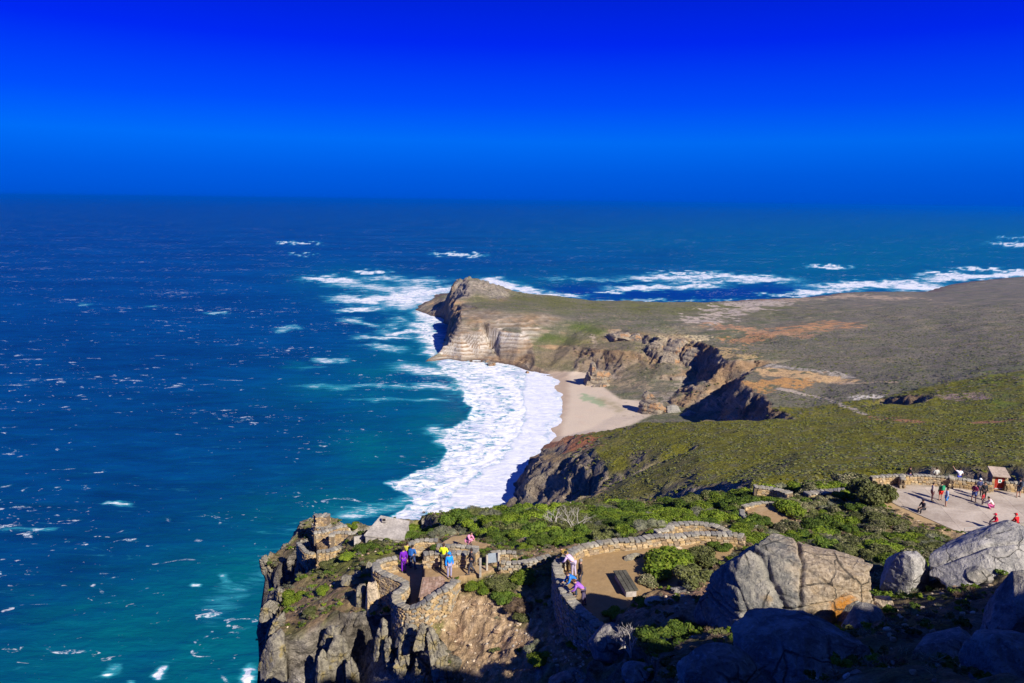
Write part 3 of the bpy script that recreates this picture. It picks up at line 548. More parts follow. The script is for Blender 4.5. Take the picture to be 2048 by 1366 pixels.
def zg(x, y):
    """height of the near ground"""
    r = math.hypot(x, y); a = math.atan2(x, y); i = min(max(np.searchsorted(NR, r)-1, 0), len(NR)-2); j = min(max(np.searchsorted(NAZ, a)-1, 0), len(NAZ)-2)
    t = min(max((r-NR[i])/(NR[i+1]-NR[i]), 0), 1); u = min(max((a-NAZ[j])/(NAZ[j+1]-NAZ[j]), 0), 1)
    return float((NZ[i, j]*(1-t)+NZ[i+1, j]*t)*(1-u)+(NZ[i, j+1]*(1-t)+NZ[i+1, j+1]*t)*u)
def hit(px, py, lo=5., hi=130.):
    """first ground point along an image bearing"""
    d = np.array(at(px, py, HC-10.))-np.array((0, 0, HC)); d /= np.hypot(d[0], d[1])
    t = lo
    while t < hi:
        p = (d[0]*t, d[1]*t); z = HC+d[2]*t; g = zg(*p)
        if g >= z:
            return (p[0], p[1], g)
        t += max(.04, (z-g)*.3)
    return None
m = M_('near ground'); c = m.attr('col').outputs[0]; rk = m.attr('rock').outputs['Fac']; sm = m.attr('smooth').outputs['Fac']
p = m.pos(); n1 = m.noise(p, 3.2, 6, .65); n2 = m.noise(p, 14, 4, .6); vo = m.vor(p, 7.); cr = m.noise(m.pos((.8, .8, 2.2)), 1.4, 7, .68, .8)
rug = m.math('SUBTRACT', 1.0, m.math('MULTIPLY', sm, .8))
c = m.mix(rug, c, m.mix(1.0, c, m.ramp(n1, [(.28, .45), (.5, 1.0), (.72, 1.55)]), 'MULTIPLY')); c = m.mix(m.math('MULTIPLY', rug, .8), c, m.mix(1.0, c, m.ramp(n2, [(.3, .6), (.5, 1.0), (.7, 1.4)]), 'MULTIPLY'))
c = m.mix(rk, c, m.mix(1.0, c, m.ramp(cr, [(.36, .35), (.46, 1.0), (.62, 1.25)]), 'MULTIPLY'))
b = m.bump(n1, m.math('MULTIPLY', rug, .9), .22); b = m.bump(n2, m.math('MULTIPLY', rug, .8), .06, b); b = m.bump(cr, rk, .5, b)
M_NEAR = m.col(c, .95, .1)
link('ridge ground'.replace(' ', '_'), mesh_np('ridge_ground', V, Q, M_NEAR, True, A), kind='structure'); print('near', len(V))
# ================================================================ MATERIALS FOR THINGS
def rock_mat(name, base, dark, lichen=None, scale=1.0, lpos=None):
    m = M_(name); p = m.pos(obj=True); n1 = m.noise(p, 1.3*scale, 7, .66, .4); n2 = m.noise(p, 7*scale, 5, .65); n3 = m.noise(p, .5*scale, 3); cr = m.vor(m.pos((1, 1, 1.5), obj=True), 1.1*scale, 'DISTANCE_TO_EDGE')
    c = m.mix(m.mr(n1, .35, .65), dark, base); c = m.mix(m.math('MULTIPLY', m.mr(n2, .52, .72), .5), c, tuple(min(1, v*1.7) for v in base)); c = m.mix(m.math('MULTIPLY', m.mr(n2, .46, .3), .55), c, tuple(v*.4 for v in dark))
    if lichen: c = m.mix(m.math('MULTIPLY', m.mr(n3, .52, .62), m.mr(n1, .4, .6)), c, lichen)
    if lpos:
        sxx = m.n('ShaderNodeSeparateXYZ'); m.l(m.pos(obj=True), sxx.inputs[0]); wside = m.mr(m.math('ADD', sxx.outputs['X'], m.math('MULTIPLY', m.math('SUBTRACT', n1, .5), 3.)), -.6, .9); c = m.mix(m.math('MULTIPLY', wside, .75), c, m.mix(m.mr(n2, .35, .65), (.24, .175, .11), (.47, .37, .26)))
        tcn = m.n('ShaderNodeTexCoord'); d = m.n('ShaderNodeVectorMath', operation='DISTANCE'); m.l(tcn.outputs['Object'], d.inputs[0]); d.inputs[1].default_value = lpos[0]
        k = m.mr(m.math('ADD', d.outputs['Value'], m.math('MULTIPLY', m.math('SUBTRACT', n1, .5), 1.6*lpos[1])), lpos[1], lpos[1]*.55); c = m.mix(m.math('MULTIPLY', k, m.mr(n2, .3, .5)), c, lpos[2])
    n4 = m.noise(p, 22*scale, 4, .7); dm = m.n('ShaderNodeMixRGB', blend_type='ADD'); dm.inputs[0].default_value = .55; m.l(p, dm.inputs[1]); nzc = m.n('ShaderNodeTexNoise'); m.l(p, nzc.inputs['Vector']); nzc.inputs['Scale'].default_value = 1.1*scale; nzc.inputs['Detail'].default_value = 5; m.l(nzc.outputs['Color'], dm.inputs[2]); ve = m.vor(dm.outputs[0], .62*scale, 'DISTANCE_TO_EDGE'); ck = m.mr(ve, .0, .028, 1., 0.); ck = m.math('MULTIPLY', ck, m.mr(n3, .42, .58)); c = m.mix(m.math('MULTIPLY', ck, .8), c, tuple(v*.22 for v in dark));  b = m.bump(m.math('SUBTRACT', 1.0, ck), .9, .08/scale); b = m.bump(n1, 1.0, .36/scale, b); b = m.bump(n2, .9, .07/scale, b); b = m.bump(n4, .5, .02/scale, b)
    return m.col(c, .93, .15)
M_BOULD = rock_mat('weathered grey sandstone', (.33, .30, .26), (.15, .145, .135), None, 1.0)
M_BIG = rock_mat('lichened sandstone', (.30, .275, .23), (.125, .125, .12), (.26, .18, .09), .9, ((1.75, -1.75, .15), .95, (.40, .17, .03)))
M_WHITE = rock_mat('bleached sandstone', (.42, .395, .37), (.26, .25, .24), None, 1.3)
M_PALE = rock_mat('pale sandstone', (.56, .45, .32), (.36, .29, .2), (.5, .34, .16), 1.2)
M_WARM = rock_mat('warm sandstone', (.30, .27, .205), (.14, .125, .10), (.25, .2, .09), 1.4)
M_CLIFFR = rock_mat('cliff sandstone', (.33, .27, .19), (.15, .125, .10), (.34, .19, .09), .14)
def stone_mat(name, cols):
    m = M_(name); oi = m.n('ShaderNodeObjectInfo').outputs['Random']; ri = m.n('ShaderNodeNewGeometry').outputs['Random Per Island']; v = m.math('FRACT', m.math('ADD', m.math('MULTIPLY', oi, 7.31), m.math('MULTIPLY', ri, 3.77)))
    c = m.ramp(v, [(i/len(cols), k) for i, k in enumerate(cols)], 'CONSTANT'); n = m.noise(m.pos(), 9, 5, .65)
    c = m.mix(1.0, c, m.ramp(n, [(.25, .5), (.5, 1.), (.75, 1.5)]), 'MULTIPLY'); m.bump(n, .7, .04); return m.col(c, .93, .15)
M_FACE = stone_mat('ochre wall stone', [(.34, .24, .12), (.27, .19, .11), (.42, .31, .18), (.31, .25, .17), (.24, .18, .12), (.38, .265, .13)])
M_CAP = stone_mat('grey coping stone', [(.28, .255, .21), (.23, .21, .175), (.33, .30, .24), (.25, .22, .165), (.19, .18, .16)])
m = M_('mortar'); n = m.noise(m.pos(), 8, 4); m.bump(n, .5, .03); M_MORT = m.col(m.mix(n, (.10, .075, .05), (.2, .15, .1)), .95)
def leaf_mat(name, c1_, c2_, c3_, trans=.25):
    m = M_(name); oi = m.n('ShaderNodeObjectInfo').outputs['Random']; ri = m.n('ShaderNodeNewGeometry').outputs['Random Per Island']; n = m.noise(m.pos(), 1.1, 3)
    c = m.mix(m.mr(n, .38, .62), c1_, c2_); c = m.mix(m.math('MULTIPLY', m.mr(ri, .55, 1.), .8), c, c3_); c = m.mix(1.0, c, m.ramp(oi, [(0, .72), (1, 1.3)]), 'MULTIPLY')
    m.col(c, .75, .2); tr = m.n('ShaderNodeBsdfTranslucent'); m.l(c, tr.inputs[0]); mx_ = m.n('ShaderNodeMixShader'); mx_.inputs[0].default_value = trans
    m.l(m.b.outputs[0], mx_.inputs[1]); m.l(tr.outputs[0], mx_.inputs[2]); m.l(mx_.outputs[0], m.out.inputs[0]); return m.m
L_GREEN = leaf_mat('bright green leaves', (.10, .16, .014), (.165, .225, .016), (.22, .26, .035))
L_DEEP = leaf_mat('deep green leaves', (.052, .092, .014), (.095, .15, .016), (.15, .19, .03))
L_OLIVE = leaf_mat('olive leaves', (.09, .105, .03), (.14, .15, .045), (.2, .2, .09))
L_GREY = leaf_mat('grey green leaves', (.115, .125, .075), (.18, .185, .11), (.27, .26, .18))
L_FLOWER = leaf_mat('straw tipped leaves', (.09, .105, .035), (.17, .165, .08), (.42, .36, .22))
L_BROWN = leaf_mat('dry brown twigs', (.14, .095, .06), (.2, .14, .09), (.28, .2, .13))
m = M_('dark stems'); M_STEM = m.col((.05, .045, .025), .9)
m = M_('dead wood'); M_DEAD = m.col((.36, .33, .29), .9)

# ================================================================ SHRUBS
def bush_mesh(name, seed, n, leaf, mat, flat_=.62, lumps=11, core=True, spike=False):
    g = np.random.default_rng(seed); cen = []; rad = []
    for i in range(lumps):
        a = g.uniform(0, 2*math.pi); r = math.sqrt(g.uniform(0, 1))*.68; z = flat_*(.30+.55*math.sqrt(max(0, 1-r*r))*g.uniform(.75, 1.0)); cen.append((r*math.cos(a), r*math.sin(a), z*.8)); rad.append(g.uniform(.22, .40))
    cen = np.array(cen); rad = np.array(rad)
    w = rad**2/np.sum(rad**2); k = g.choice(lumps, n, p=w); d = g.normal(size=(n, 3)); d[:, 2] = np.abs(d[:, 2])*.9-.15; d /= np.linalg.norm(d, axis=1)[:, None]
    P = cen[k]+d*(rad[k]*(g.uniform(.80, 1.10, n)))[:, None]*np.array([1, 1, .82]); P[:, 2] = np.maximum(P[:, 2], .02)
    P *= 1+.09*np.array(fbm3(P[:, 0]*2+seed, P[:, 1]*2, P[:, 2]*2, 2))[:, None]
    nd = d+g.normal(size=(n, 3))*.55; nd /= np.linalg.norm(nd, axis=1)[:, None]
    t = np.cross(nd, g.normal(size=(n, 3))); t /= np.linalg.norm(t, axis=1)[:, None]; b = np.cross(nd, t); s = (leaf*g.uniform(.6, 1.3, n))[:, None]
    if spike: t, b = nd*1.6, t*.5
    V = np.stack([P-t*s*.5-b*s*.18, P-t*s*.1+b*s*.5*(.4 if spike else 1), P+t*s*.65, P+t*s*.05-b*s*.5*(.4 if spike else 1)], 1).reshape(-1, 3); Q = np.arange(4*n).reshape(-1, 4)
    bm = bmesh.new(); verts = [bm.verts.new(v) for v in V]
    for q in Q: bm.faces.new([verts[i] for i in q])
    if core:
        for c_, r_ in zip(cen, rad):
            r0 = bmesh.ops.create_icosphere(bm, subdivisions=2, radius=r_*.84, matrix=Matrix.Translation(Vector(c_)) @ Matrix.Diagonal((1, 1, .8, 1)))
            for v in r0['verts']: v.co += v.co*0+Vector(g.normal(size=3)*.03)
        for i in range(5):
            a = g.uniform(0, 6.28); e = Vector(cen[i % lumps]); _tube(bm, [Vector((0, 0, -.25)), e*.5, e], .035, 4)
    for f in bm.faces: f.smooth = False; f.material_index = 0 if len(f.verts) == 4 else 0
    me = bpy.data.meshes.new(name); bm.to_mesh(me); bm.free(); me.materials.append(mat); return me
def _tube(bm, pts, r, n=6, r2=None, caps=True):
    rings = []; r2 = r if r2 is None else r2
    for i, p in enumerate(pts):
        p = Vector(p); d = (Vector(pts[min(i+1, len(pts)-1)])-Vector(pts[max(i-1, 0)])).normalized(); u = d.orthogonal().normalized(); v = d.cross(u); rr = r+(r2-r)*i/max(1, len(pts)-1)
        rings.append([bm.verts.new(p+u*rr*math.cos(6.2832*k/n)+v*rr*math.sin(6.2832*k/n)) for k in range(n)])
    for a, b in zip(rings[:-1], rings[1:]):
        for k in range(n): bm.faces.new((a[k], a[(k+1) % n], b[(k+1) % n], b[k]))
    if caps:
        try: bm.faces.new(rings[0][::-1]); bm.faces.new(rings[-1])
        except ValueError: pass
KIND = {}
for nm, mt, n_, lf, fl_, sp in [('green', L_GREEN, 3000, .085, .62, False), ('deep', L_DEEP, 3000, .085, .66, False), ('olive', L_OLIVE, 2600, .09, .6, False), ('grey', L_GREY, 2600, .075, .55, True), ('flower', L_FLOWER, 2600, .085, .6, False), ('brown', L_BROWN, 1500, .10, .6, True)]:
    KIND[nm] = [bush_mesh('shrub_leaves', 100+i*7+len(KIND)*31, n_, lf, mt, fl_, 9+i*3, True, sp) for i in range(3 if nm in ('green', 'deep', 'olive') else 2)]
small = [bush_mesh('tuft_leaves', 900+i, 90, .34, mt, .7, 3, False, sp) for i, (mt, sp) in enumerate([(L_GREEN, 0), (L_OLIVE, 0), (L_GREY, 1), (L_DEEP, 0), (L_BROWN, 1)])]
FLOORS = [p for p, z in FLAT]
def onfloor(x, y, r=.0):
    for poly in FLOORS:
        if inpoly(np.array([x]), np.array([y]), poly)[0]: return True
        if r and min(math.hypot(x-(a[0]+(b[0]-a[0])*t), y-(a[1]+(b[1]-a[1])*t)) for a, b in zip(poly, poly[1:]+poly[:1]) for t in (0, .25, .5, .75)) < r: return True
    return False
def shrub(px, py, rad, kind, label=None, group=None, sq=1., sink=.12, world=None):
    h = world or hit(px, py)
    if h is None: return None
    o = link({'deep': 'dark_shrub', 'olive': 'olive_shrub', 'grey': 'grey_shrub', 'brown': 'dry_shrub', 'flower': 'flowering_shrub'}.get(kind, 'green_shrub'), random.choice(KIND[kind]))
    o.location = (h[0], h[1], h[2]-sink*rad); o.scale = (rad, rad, rad*sq); o.rotation_euler.z = random.uniform(0, 6.28); o['category'] = 'shrub'
    if label: o['label'] = label
    if group: o['group'] = group
    return o
# single shrubs one can point at
for a in [(1340,1126,2.3,'green','big dense green shrub inside the bend of the walled walkway, behind the timber bench',.8),
          (1395,1112,1.6,'olive','olive shrub behind the right side of the big walkway bed shrub',.8),
          (1400,1150,1.7,'olive','olive shrub at the right end of the walkway bed, against the huge boulder',.8),
          (1296,1152,1.25,'flower','low straw tipped shrub beside the right edge of the timber bench',.7),
          (1225,1225,.75,'green','small yellow green shrub at the near end of the walkway floor',.7),
          (1290,1208,.85,'green','spreading green shrub between the timber bench and the pale flat rock',.7),
          (1440,1090,.8,'deep','dark green shrub where the walkway meets the huge boulder',.7),
          (702,1040,1.5,'olive','round olive shrub at the seaward left end of the thicket above the ruins',1.),
          (585,1195,1.25,'green','bright green shrub at the edge of the sunlit promontory on the left',.9),
          (648,1180,.8,'green','smaller green shrub to the right of the bright shrub on the promontory',.8),
          (622,1225,.75,'olive','olive shrub below the bright green shrub on the promontory',.8),
          (665,1125,1.1,'olive','olive shrub on the slope between the ruins and the promontory',.6),
          (700,1110,1.0,'green','green shrub left of the curved terrace wall',.6),
          (733,1095,1.1,'deep','dark green shrub between the concrete hut and the curved terrace',.7),
          (895,1200,1.0,'deep','dark green shrub hanging under the right end of the terrace wall',.8),
          (880,1098,1.15,'deep','dark green shrub on the raised bed behind the terrace back wall',.5),
          (920,1098,1.0,'green','green shrub on the raised bed, right of the person in yellow',.45),
          (960,1172,1.0,'green','green shrub just right of the black jacketed walker',.7),
          (1010,1165,1.3,'olive','olive shrub in front of the information board',.6),
          (1050,1150,1.2,'green','green shrub below the path wall right of the information board',.6),
          (935,1160,.0,'green',None,.6),
          (1010,1195,.95,'deep','dark green shrub at the top of the scree slope',.7),
          (1035,1212,1.0,'brown','dry brown shrub at the top of the scree slope',.8),
          (1045,1235,.7,'olive','olive shrub under the dry brown shrub on the scree slope',.8),
          (1080,1318,.85,'green','bright green shrub alone in the middle of the scree slope',.9),
          (1066,1295,.7,'grey','grey twiggy shrub touching the bright shrub on the scree',.9),
          (1150,1290,.55,'green','low green shrub at the foot of the walkway outer wall',.6),
          (1265,1290,1.1,'brown','bare twiggy shrub in shade in front of the dark blue boulder',.9),
          (1330,1285,1.3,'deep','shaded dark shrub under the left side of the huge boulder',.7),
          (1380,1260,1.0,'deep','dark shrub tight against the lower left corner of the huge boulder',.7),
          (1580,1015,1.7,'green','round green shrub on the path corner behind the huge boulder',1.),
          (1490,985,1.9,'green','large light green shrub left of the small walled path',.9),
          (1440,990,1.4,'deep','dark shrub left of the large light green shrub near the small walled path',.8),
          (1350,1005,1.8,'deep','broad dark shrub in the middle of the thicket skyline',.7),
          (1700,955,2.3,'flower','big straw coloured flowering shrub left of the paved lookout',.9),
          (1735,985,2.4,'olive','tall olive shrub at the left corner of the paved lookout',1.15),
          (1640,970,1.8,'flower','pale flowering shrub left of the big straw coloured one',.8),
          (1650,1050,1.9,'deep','deep green shrub directly above the right top of the huge boulder',.8),
          (1760,1035,1.5,'olive','olive shrub against the sandy edge of the paved lookout',.8),
          (1820,1075,1.7,'green','bright green leafy shrub between the pale boulder and the sandy edge',.6),
          (1760,1095,1.9,'green','bright green leafy shrub right of the huge boulder',.6),
          (1800,1100,1.6,'green','bright green leafy shrub behind the pale boulder',.6),
          (1870,1095,1.3,'olive','olive shrub left of the long pale boulder',.7),
          (945,1048,2.2,'grey','wide grey leafless looking shrub behind the terrace',.7),
          (1905,950,2.0,'grey','grey heath shrub behind the wall of the paved lookout, left of the red door hut',.6)]:
    if a[2] > 0:
        o = shrub(a[0], a[1]+a[2]*6, a[2], a[3], a[4], None, a[5])
# the thicket
def px_poly_world(poly): return [hit(*p)[:2] for p in poly]
TH = [(655,1052),(700,1048),(850,1036),(1000,1024),(1150,1016),(1300,1010),(1400,1004),(1500,990),(1600,976),(1740,972),(1745,1000),(1800,1040),(1850,1068),(1895,1095),(1880,1135),(1770,1180),(1735,1120),(1600,1090),(1485,1090),(1455,1062),(1340,1042),(1300,1058),(1180,1084),(1110,1095),(1040,1100),(985,1086),(905,1062),(870,1084),(815,1085),(800,1060),(742,1045),(700,1060)]
cand = []
for i in range(12000):
    x = random.uniform(-25, 52); y = random.uniform(24, 86); z = zg(x, y); q = w2p(x, y, z)
    cand.append((x, y, z, float(q[0]), float(q[1])))
cx_ = np.array([c[3] for c in cand]); cy_ = np.array([c[4] for c in cand]); okm = inpoly(cx_, cy_, TH)
placed = []; zone = {'green': 'bright green shrubs of the thicket', 'deep': 'dark green shrubs of the thicket', 'olive': 'olive shrubs of the thicket', 'grey': 'grey shrubs of the thicket', 'flower': 'straw tipped shrubs of the thicket'}
lab = {'green': 'bright green rounded shrub crowded among others in the thicket behind the paths', 'deep': 'dark green shrub crowded among others in the thicket behind the paths', 'olive': 'olive shrub crowded among others in the thicket behind the paths',
       'grey': 'small grey shrub among the green thicket behind the paths', 'flower': 'straw tipped shrub among the green thicket behind the paths'}
for c, k in zip(cand, okm):
    if not k: continue
    r = random.uniform(.8, 1.9)*(1.1 if c[1] > 65 else .8)
    if onfloor(c[0], c[1], r*.55): continue
    if any(math.hypot(c[0]-p[0], c[1]-p[1]) < .47*(r+p[2]) for p in placed): continue
    v = pn2(np.array([c[0]/9]), np.array([c[1]/9]))[0]+random.uniform(-.3, .3)
    kd = 'green' if v > .05 else 'deep' if v > -.22 else 'olive'
    if c[3] > 1560 and random.random() < .4: kd = 'flower'
    if random.random() < .08: kd = 'grey'
    zn = 'on the seaward edge behind the ruins' if c[3] < 900 else 'directly behind the lookout terrace' if c[3] < 1110 and c[4] > 1040 else 'on the skyline in front of the surf' if c[3] < 1110 else 'just outside the far walkway wall' if c[3] < 1480 and c[4] > 1030 else 'along the skyline below the green hill' if c[3] < 1480 else 'round the small walled path' if c[3] < 1740 and c[4] < 1040 else 'above the huge boulder' if c[3] < 1760 else 'beside the sandy edge of the paved lookout'
    adj = {'green': 'bright green rounded', 'deep': 'dark green', 'olive': 'olive', 'grey': 'small grey', 'flower': 'straw tipped'}[kd]
    placed.append((c[0], c[1], r)); shrub(0, 0, r, kd, adj+' shrub in the thicket '+zn, adj+' shrubs '+zn, random.uniform(.6, 1.0), .16, (c[0], c[1], c[2]))
    if len(placed) >= 470: break
print('thicket', len(placed))

# ================================================================ INSTANCED COVER (stuff)
def scatter(name, pts, sc, objs, seed=0):
    n = len(pts); me = bpy.data.meshes.new(name); me.vertices.add(n); me.vertices.foreach_set('co', np.asarray(pts, np.float32).ravel())
    g = np.random.default_rng(seed)
    a = me.attributes.new('sc', 'FLOAT_VECTOR', 'POINT'); a.data.foreach_set('vector', np.asarray(sc, np.float32).ravel())
    a = me.attributes.new('rz', 'FLOAT_VECTOR', 'POINT'); rz = np.zeros((n, 3), np.float32); rz[:, 2] = g.uniform(0, 6.28, n); a.data.foreach_set('vector', rz.ravel())
    o = link(name, me); c = bpy.data.collections.new(name+'_pieces')
    for i, src in enumerate(objs):
        q = bpy.data.objects.new(name+'_piece', src); c.objects.link(q)
    t = bpy.data.node_groups.new(name, 'GeometryNodeTree'); t.interface.new_socket('Geometry', in_out='INPUT', socket_type='NodeSocketGeometry'); t.interface.new_socket('Geometry', in_out='OUTPUT', socket_type='NodeSocketGeometry')
    N = t.nodes.new; gi = N('NodeGroupInput'); go = N('NodeGroupOutput'); ip = N('GeometryNodeInstanceOnPoints'); ci = N('GeometryNodeCollectionInfo'); ci.inputs['Collection'].default_value = c; ci.inputs['Separate Children'].default_value = True; ci.inputs['Reset Children'].default_value = True
    mp = N('GeometryNodeMeshToPoints'); t.links.new(gi.outputs[0], mp.inputs[0]); t.links.new(mp.outputs[0], ip.inputs['Points']); t.links.new(ci.outputs[0], ip.inputs['Instance']); ip.inputs['Pick Instance'].default_value = True
    def na(nm, ty): x = N('GeometryNodeInputNamedAttribute'); x.data_type = ty; x.inputs[0].default_value = nm; return [s for s in x.outputs if s.enabled and s.name == 'Attribute'][0]
    t.links.new(na('sc', 'FLOAT_VECTOR'), ip.inputs['Scale']); t.links.new(na('rz', 'FLOAT_VECTOR'), ip.inputs['Rotation'])
    rv = N('FunctionNodeRandomValue'); rv.data_type = 'INT'; rv.inputs[4].default_value = 0; rv.inputs[5].default_value = len(objs)-1; t.links.new(rv.outputs[2], ip.inputs['Instance Index'])
    t.links.new(ip.outputs[0], go.inputs[0]); md = o.modifiers.new('cover', 'NODES'); md.node_group = t; o['kind'] = 'stuff'; return o
def clump(name, seed, mat):        # cheap far shrub: ragged low dome
    g = np.random.default_rng(seed); bm = bmesh.new(); bmesh.ops.create_icosphere(bm, subdivisions=2, radius=1)
    for v in bm.verts: v.co = Vector((v.co.x, v.co.y, max(v.co.z*.6, -.1)))*(1+g.normal()*.22)
    me = bpy.data.meshes.new(name); bm.to_mesh(me); bm.free(); me.materials.append(mat); return me
H_G = leaf_mat('heath green', (.115, .125, .012), (.145, .145, .014), (.12, .13, .014), .1); H_Y = leaf_mat('heath yellow', (.13, .13, .03), (.15, .145, .035), (.16, .155, .05), .1)
H_B = leaf_mat('heath grey', (.125, .12, .065), (.165, .155, .085), (.1, .1, .05), .1); H_D = leaf_mat('heath dark', (.065, .08, .03), (.09, .10, .035), (.07, .08, .03), .1); H_R = leaf_mat('heath brown', (.15, .12, .085), (.18, .14, .11), (.12, .10, .07), .1)
cl = [clump('heath_clump', i, q) for i, q in enumerate([H_G, H_Y, H_G, H_B, H_D, H_D])]; cl2 = [clump('heath_clump', 20+i, q) for i, q in enumerate([H_D, H_B, H_R, H_D, H_G])]
xs, ys, FZ, HILL = FARG
def fz(x, y):
    i = np.clip(np.searchsorted(ys, y)-1, 0, len(ys)-2); j = np.clip(np.searchsorted(xs, x)-1, 0, len(xs)-2); t = (y-ys[i])/(ys[i+1]-ys[i]); u = (x-xs[j])/(xs[j+1]-xs[j])
    return (FZ[i, j]*(1-t)+FZ[i+1, j]*t)*(1-u)+(FZ[i, j+1]*(1-t)+FZ[i+1, j+1]*t)*u
g = np.random.default_rng(5); n = 46000; Y_ = g.uniform(180, 560, n); X_ = Y_*g.uniform(.02, .78, n); Zz = fz(X_, Y_); dens = fbm(X_/14, Y_/14, 3); qx, qy = w2p(X_, Y_, Zz)
k = (Zz > 30) & (qy > 780) & (dens*2.2+g.uniform(-.5, .5, n) > .1) & (qx > 1130); P_ = np.stack([X_, Y_, Zz], 1)[k]; s_ = g.uniform(.25, .95, k.sum())**1.25; 
scatter('hill_heath', P_, np.stack([s_, s_, s_*.8], 1), cl, 3)
n = 42000; Y_ = g.uniform(560, 1500, n); X_ = Y_*g.uniform(-.06, .74, n); Zz = fz(X_, Y_); dens = fbm(X_/40, Y_/40, 4); qx, qy = w2p(X_, Y_, Zz)
bare = np.minimum.reduce([dline(qx, qy, p, wx, wy) for p, wx, wy in [([(1400,640),(1530,606)], 70, 16), ([(1430,660),(1680,648)], 60, 14), ([(1520,742),(1680,762)], 50, 12), ([(1500,770),(1600,765)], 50, 16), ([(1560,600),(1800,597)], 80, 6)]])
k = (Zz > 14) & (dens+g.uniform(-.5, .5, n) > -.02) & (bare > 1) & ~((qx < 1150) & (qy > 620)); P_ = np.stack([X_, Y_, Zz], 1)[k]; s_ = g.uniform(.5, 1.6, k.sum()); scatter('plain_heath', P_, np.stack([s_, s_, s_*.5], 1), cl2, 4)
# near tufts and stones
def nearpts(n, poly, seed, floor=False):
    g = np.random.default_rng(seed); out = []
    A_ = g.uniform(-.4, .62, n*5); Rr = np.sqrt(g.uniform(10**2, 92**2, n*5)); X = Rr*np.sin(A_); Y = Rr*np.cos(A_)
    i = np.clip(np.searchsorted(NR, Rr)-1, 0, len(NR)-2); j = np.clip(np.searchsorted(NAZ, A_)-1, 0, len(NAZ)-2); Zn = NZ[i, j]; qx, qy = w2p(X, Y, Zn)
    dz = np.abs(NZ[i+1, j]-NZ[i, j])/(NR[i+1]-NR[i]); k = inpoly(qx, qy, poly) & (dz < 1.6)
    for p in FLOORS: k &= ~inpoly(X, Y, p)
    return np.stack([X, Y, Zn], 1)[k][:n], g
allp = [(480,1010),(2048,930),(2300,1366),(480,1366)]
P_, g = nearpts(9000, allp, 11); d_ = fbm(P_[:, 0]/2, P_[:, 1]/2, 3); sx_, sy_ = w2p(P_[:, 0], P_[:, 1], P_[:, 2]); k = (d_ > -.12) & ~(inpoly(sx_, sy_, [(880,1215),(960,1190),(1110,1240),(1180,1300),(1160,1366),(900,1366)]) & (g.uniform(0, 1, len(P_)) > .06))
P_ = P_[k]; s_ = g.uniform(.14, .42, len(P_)); scatter('low_heath_tufts', P_, np.stack([s_, s_, s_*g.uniform(.6, 1, len(P_))], 1), small, 6)
# ================================================================ STONES
def chip(seed, mat, sub=1):
    g = np.random.default_rng(seed); bm = bmesh.new(); bmesh.ops.create_icosphere(bm, subdivisions=sub, radius=1)
    ns = g.normal(size=(7, 3)); ns /= np.linalg.norm(ns, axis=1)[:, None]
    for v in bm.verts:
        for q in ns:
            d = v.co.dot(Vector(q)); 
            if d > .62: v.co -= Vector(q)*(d-.62)
    me = bpy.data.meshes.new('stone_chip'); bm.to_mesh(me); bm.free(); me.materials.append(mat); return me
M_CHIP = stone_mat('loose stone', [(.42, .31, .19), (.30, .2, .12), (.5, .4, .28), (.24, .17, .12), (.38, .33, .27)])
chips = [chip(i, M_CHIP, 2) for i in range(4)]
P_, g = nearpts(7000, [(880,1215),(960,1190),(1110,1235),(1180,1300),(1170,1366),(870,1366)], 21); s_ = g.uniform(.03, .11, len(P_))**1.0; s_[g.uniform(0, 1, len(s_)) < .05] *= 2.2; scatter('scree_stones', P_, np.stack([s_*g.uniform(.8, 1.5, len(s_)), s_, s_*.7], 1), chips, 7)
P_, g = nearpts(2500, allp, 31); s_ = g.uniform(.03, .13, len(P_)); scatter('scattered_stones', P_, np.stack([s_*1.3, s_, s_*.7], 1), chips, 8)
# ================================================================ ROCKS
def rock_mesh(name, seed, mat, sub=5, block=2.6, rough=.16, cuts=8, cracks=(), cutd=(.62, .9), dims=(1, 1, 1), grooves=()):
    g = np.random.default_rng(seed); bm = bmesh.new(); bmesh.ops.create_icosphere(bm, subdivisions=sub, radius=1)
    P = np.array([v.co[:] for v in bm.verts]); F_ = np.array([[v.index for v in f.verts] for f in bm.faces]); bm.free()
    n = (np.abs(P)**block).sum(1)**(1/block); P = P/n[:, None]; o = g.uniform(0, 50, 3)
    P = P*(1+rough*1.3*fbm3(P[:, 0]*1.3+o[0], P[:, 1]*1.3+o[1], P[:, 2]*1.3+o[2], 3))[:, None]
    for i in range(cuts):
        q = g.normal(size=3); q[2] = abs(q[2])*.8; q /= np.linalg.norm(q); t = g.uniform(*cutd); d = P@q; over = np.maximum(d-t, 0); P = P-q[None]*(over*.9)[:, None]
    D = np.array(dims); W = P*D
    nn = P/np.linalg.norm(P, axis=1)[:, None]
    k = .5*min(dims); disp = rough*k*(.55*fbm3(W[:, 0]/k+o[1], W[:, 1]/k+o[2], W[:, 2]/k*1.8+o[0], 6, .58)-.16*ss(.035, 0, np.abs(fbm3(W[:, 0]/k*.45+o[2], W[:, 1]/k*.45, W[:, 2]/k*.7+o[1], 2))))
    for (q, off, dep, wd) in cracks:       # planes that open as fissures, in metres
        q = np.array(q, float); q /= np.linalg.norm(q); d = W@q-off+.16*fbm3(W[:, 0]*.9+o[0], W[:, 1]*.9, W[:, 2]*.9, 3); disp = disp-dep*np.exp(-(d/wd)**2)
    W = W+nn*disp[:, None]
    me = mesh_np(name, W, F_, mat, True); return me
RM = {}
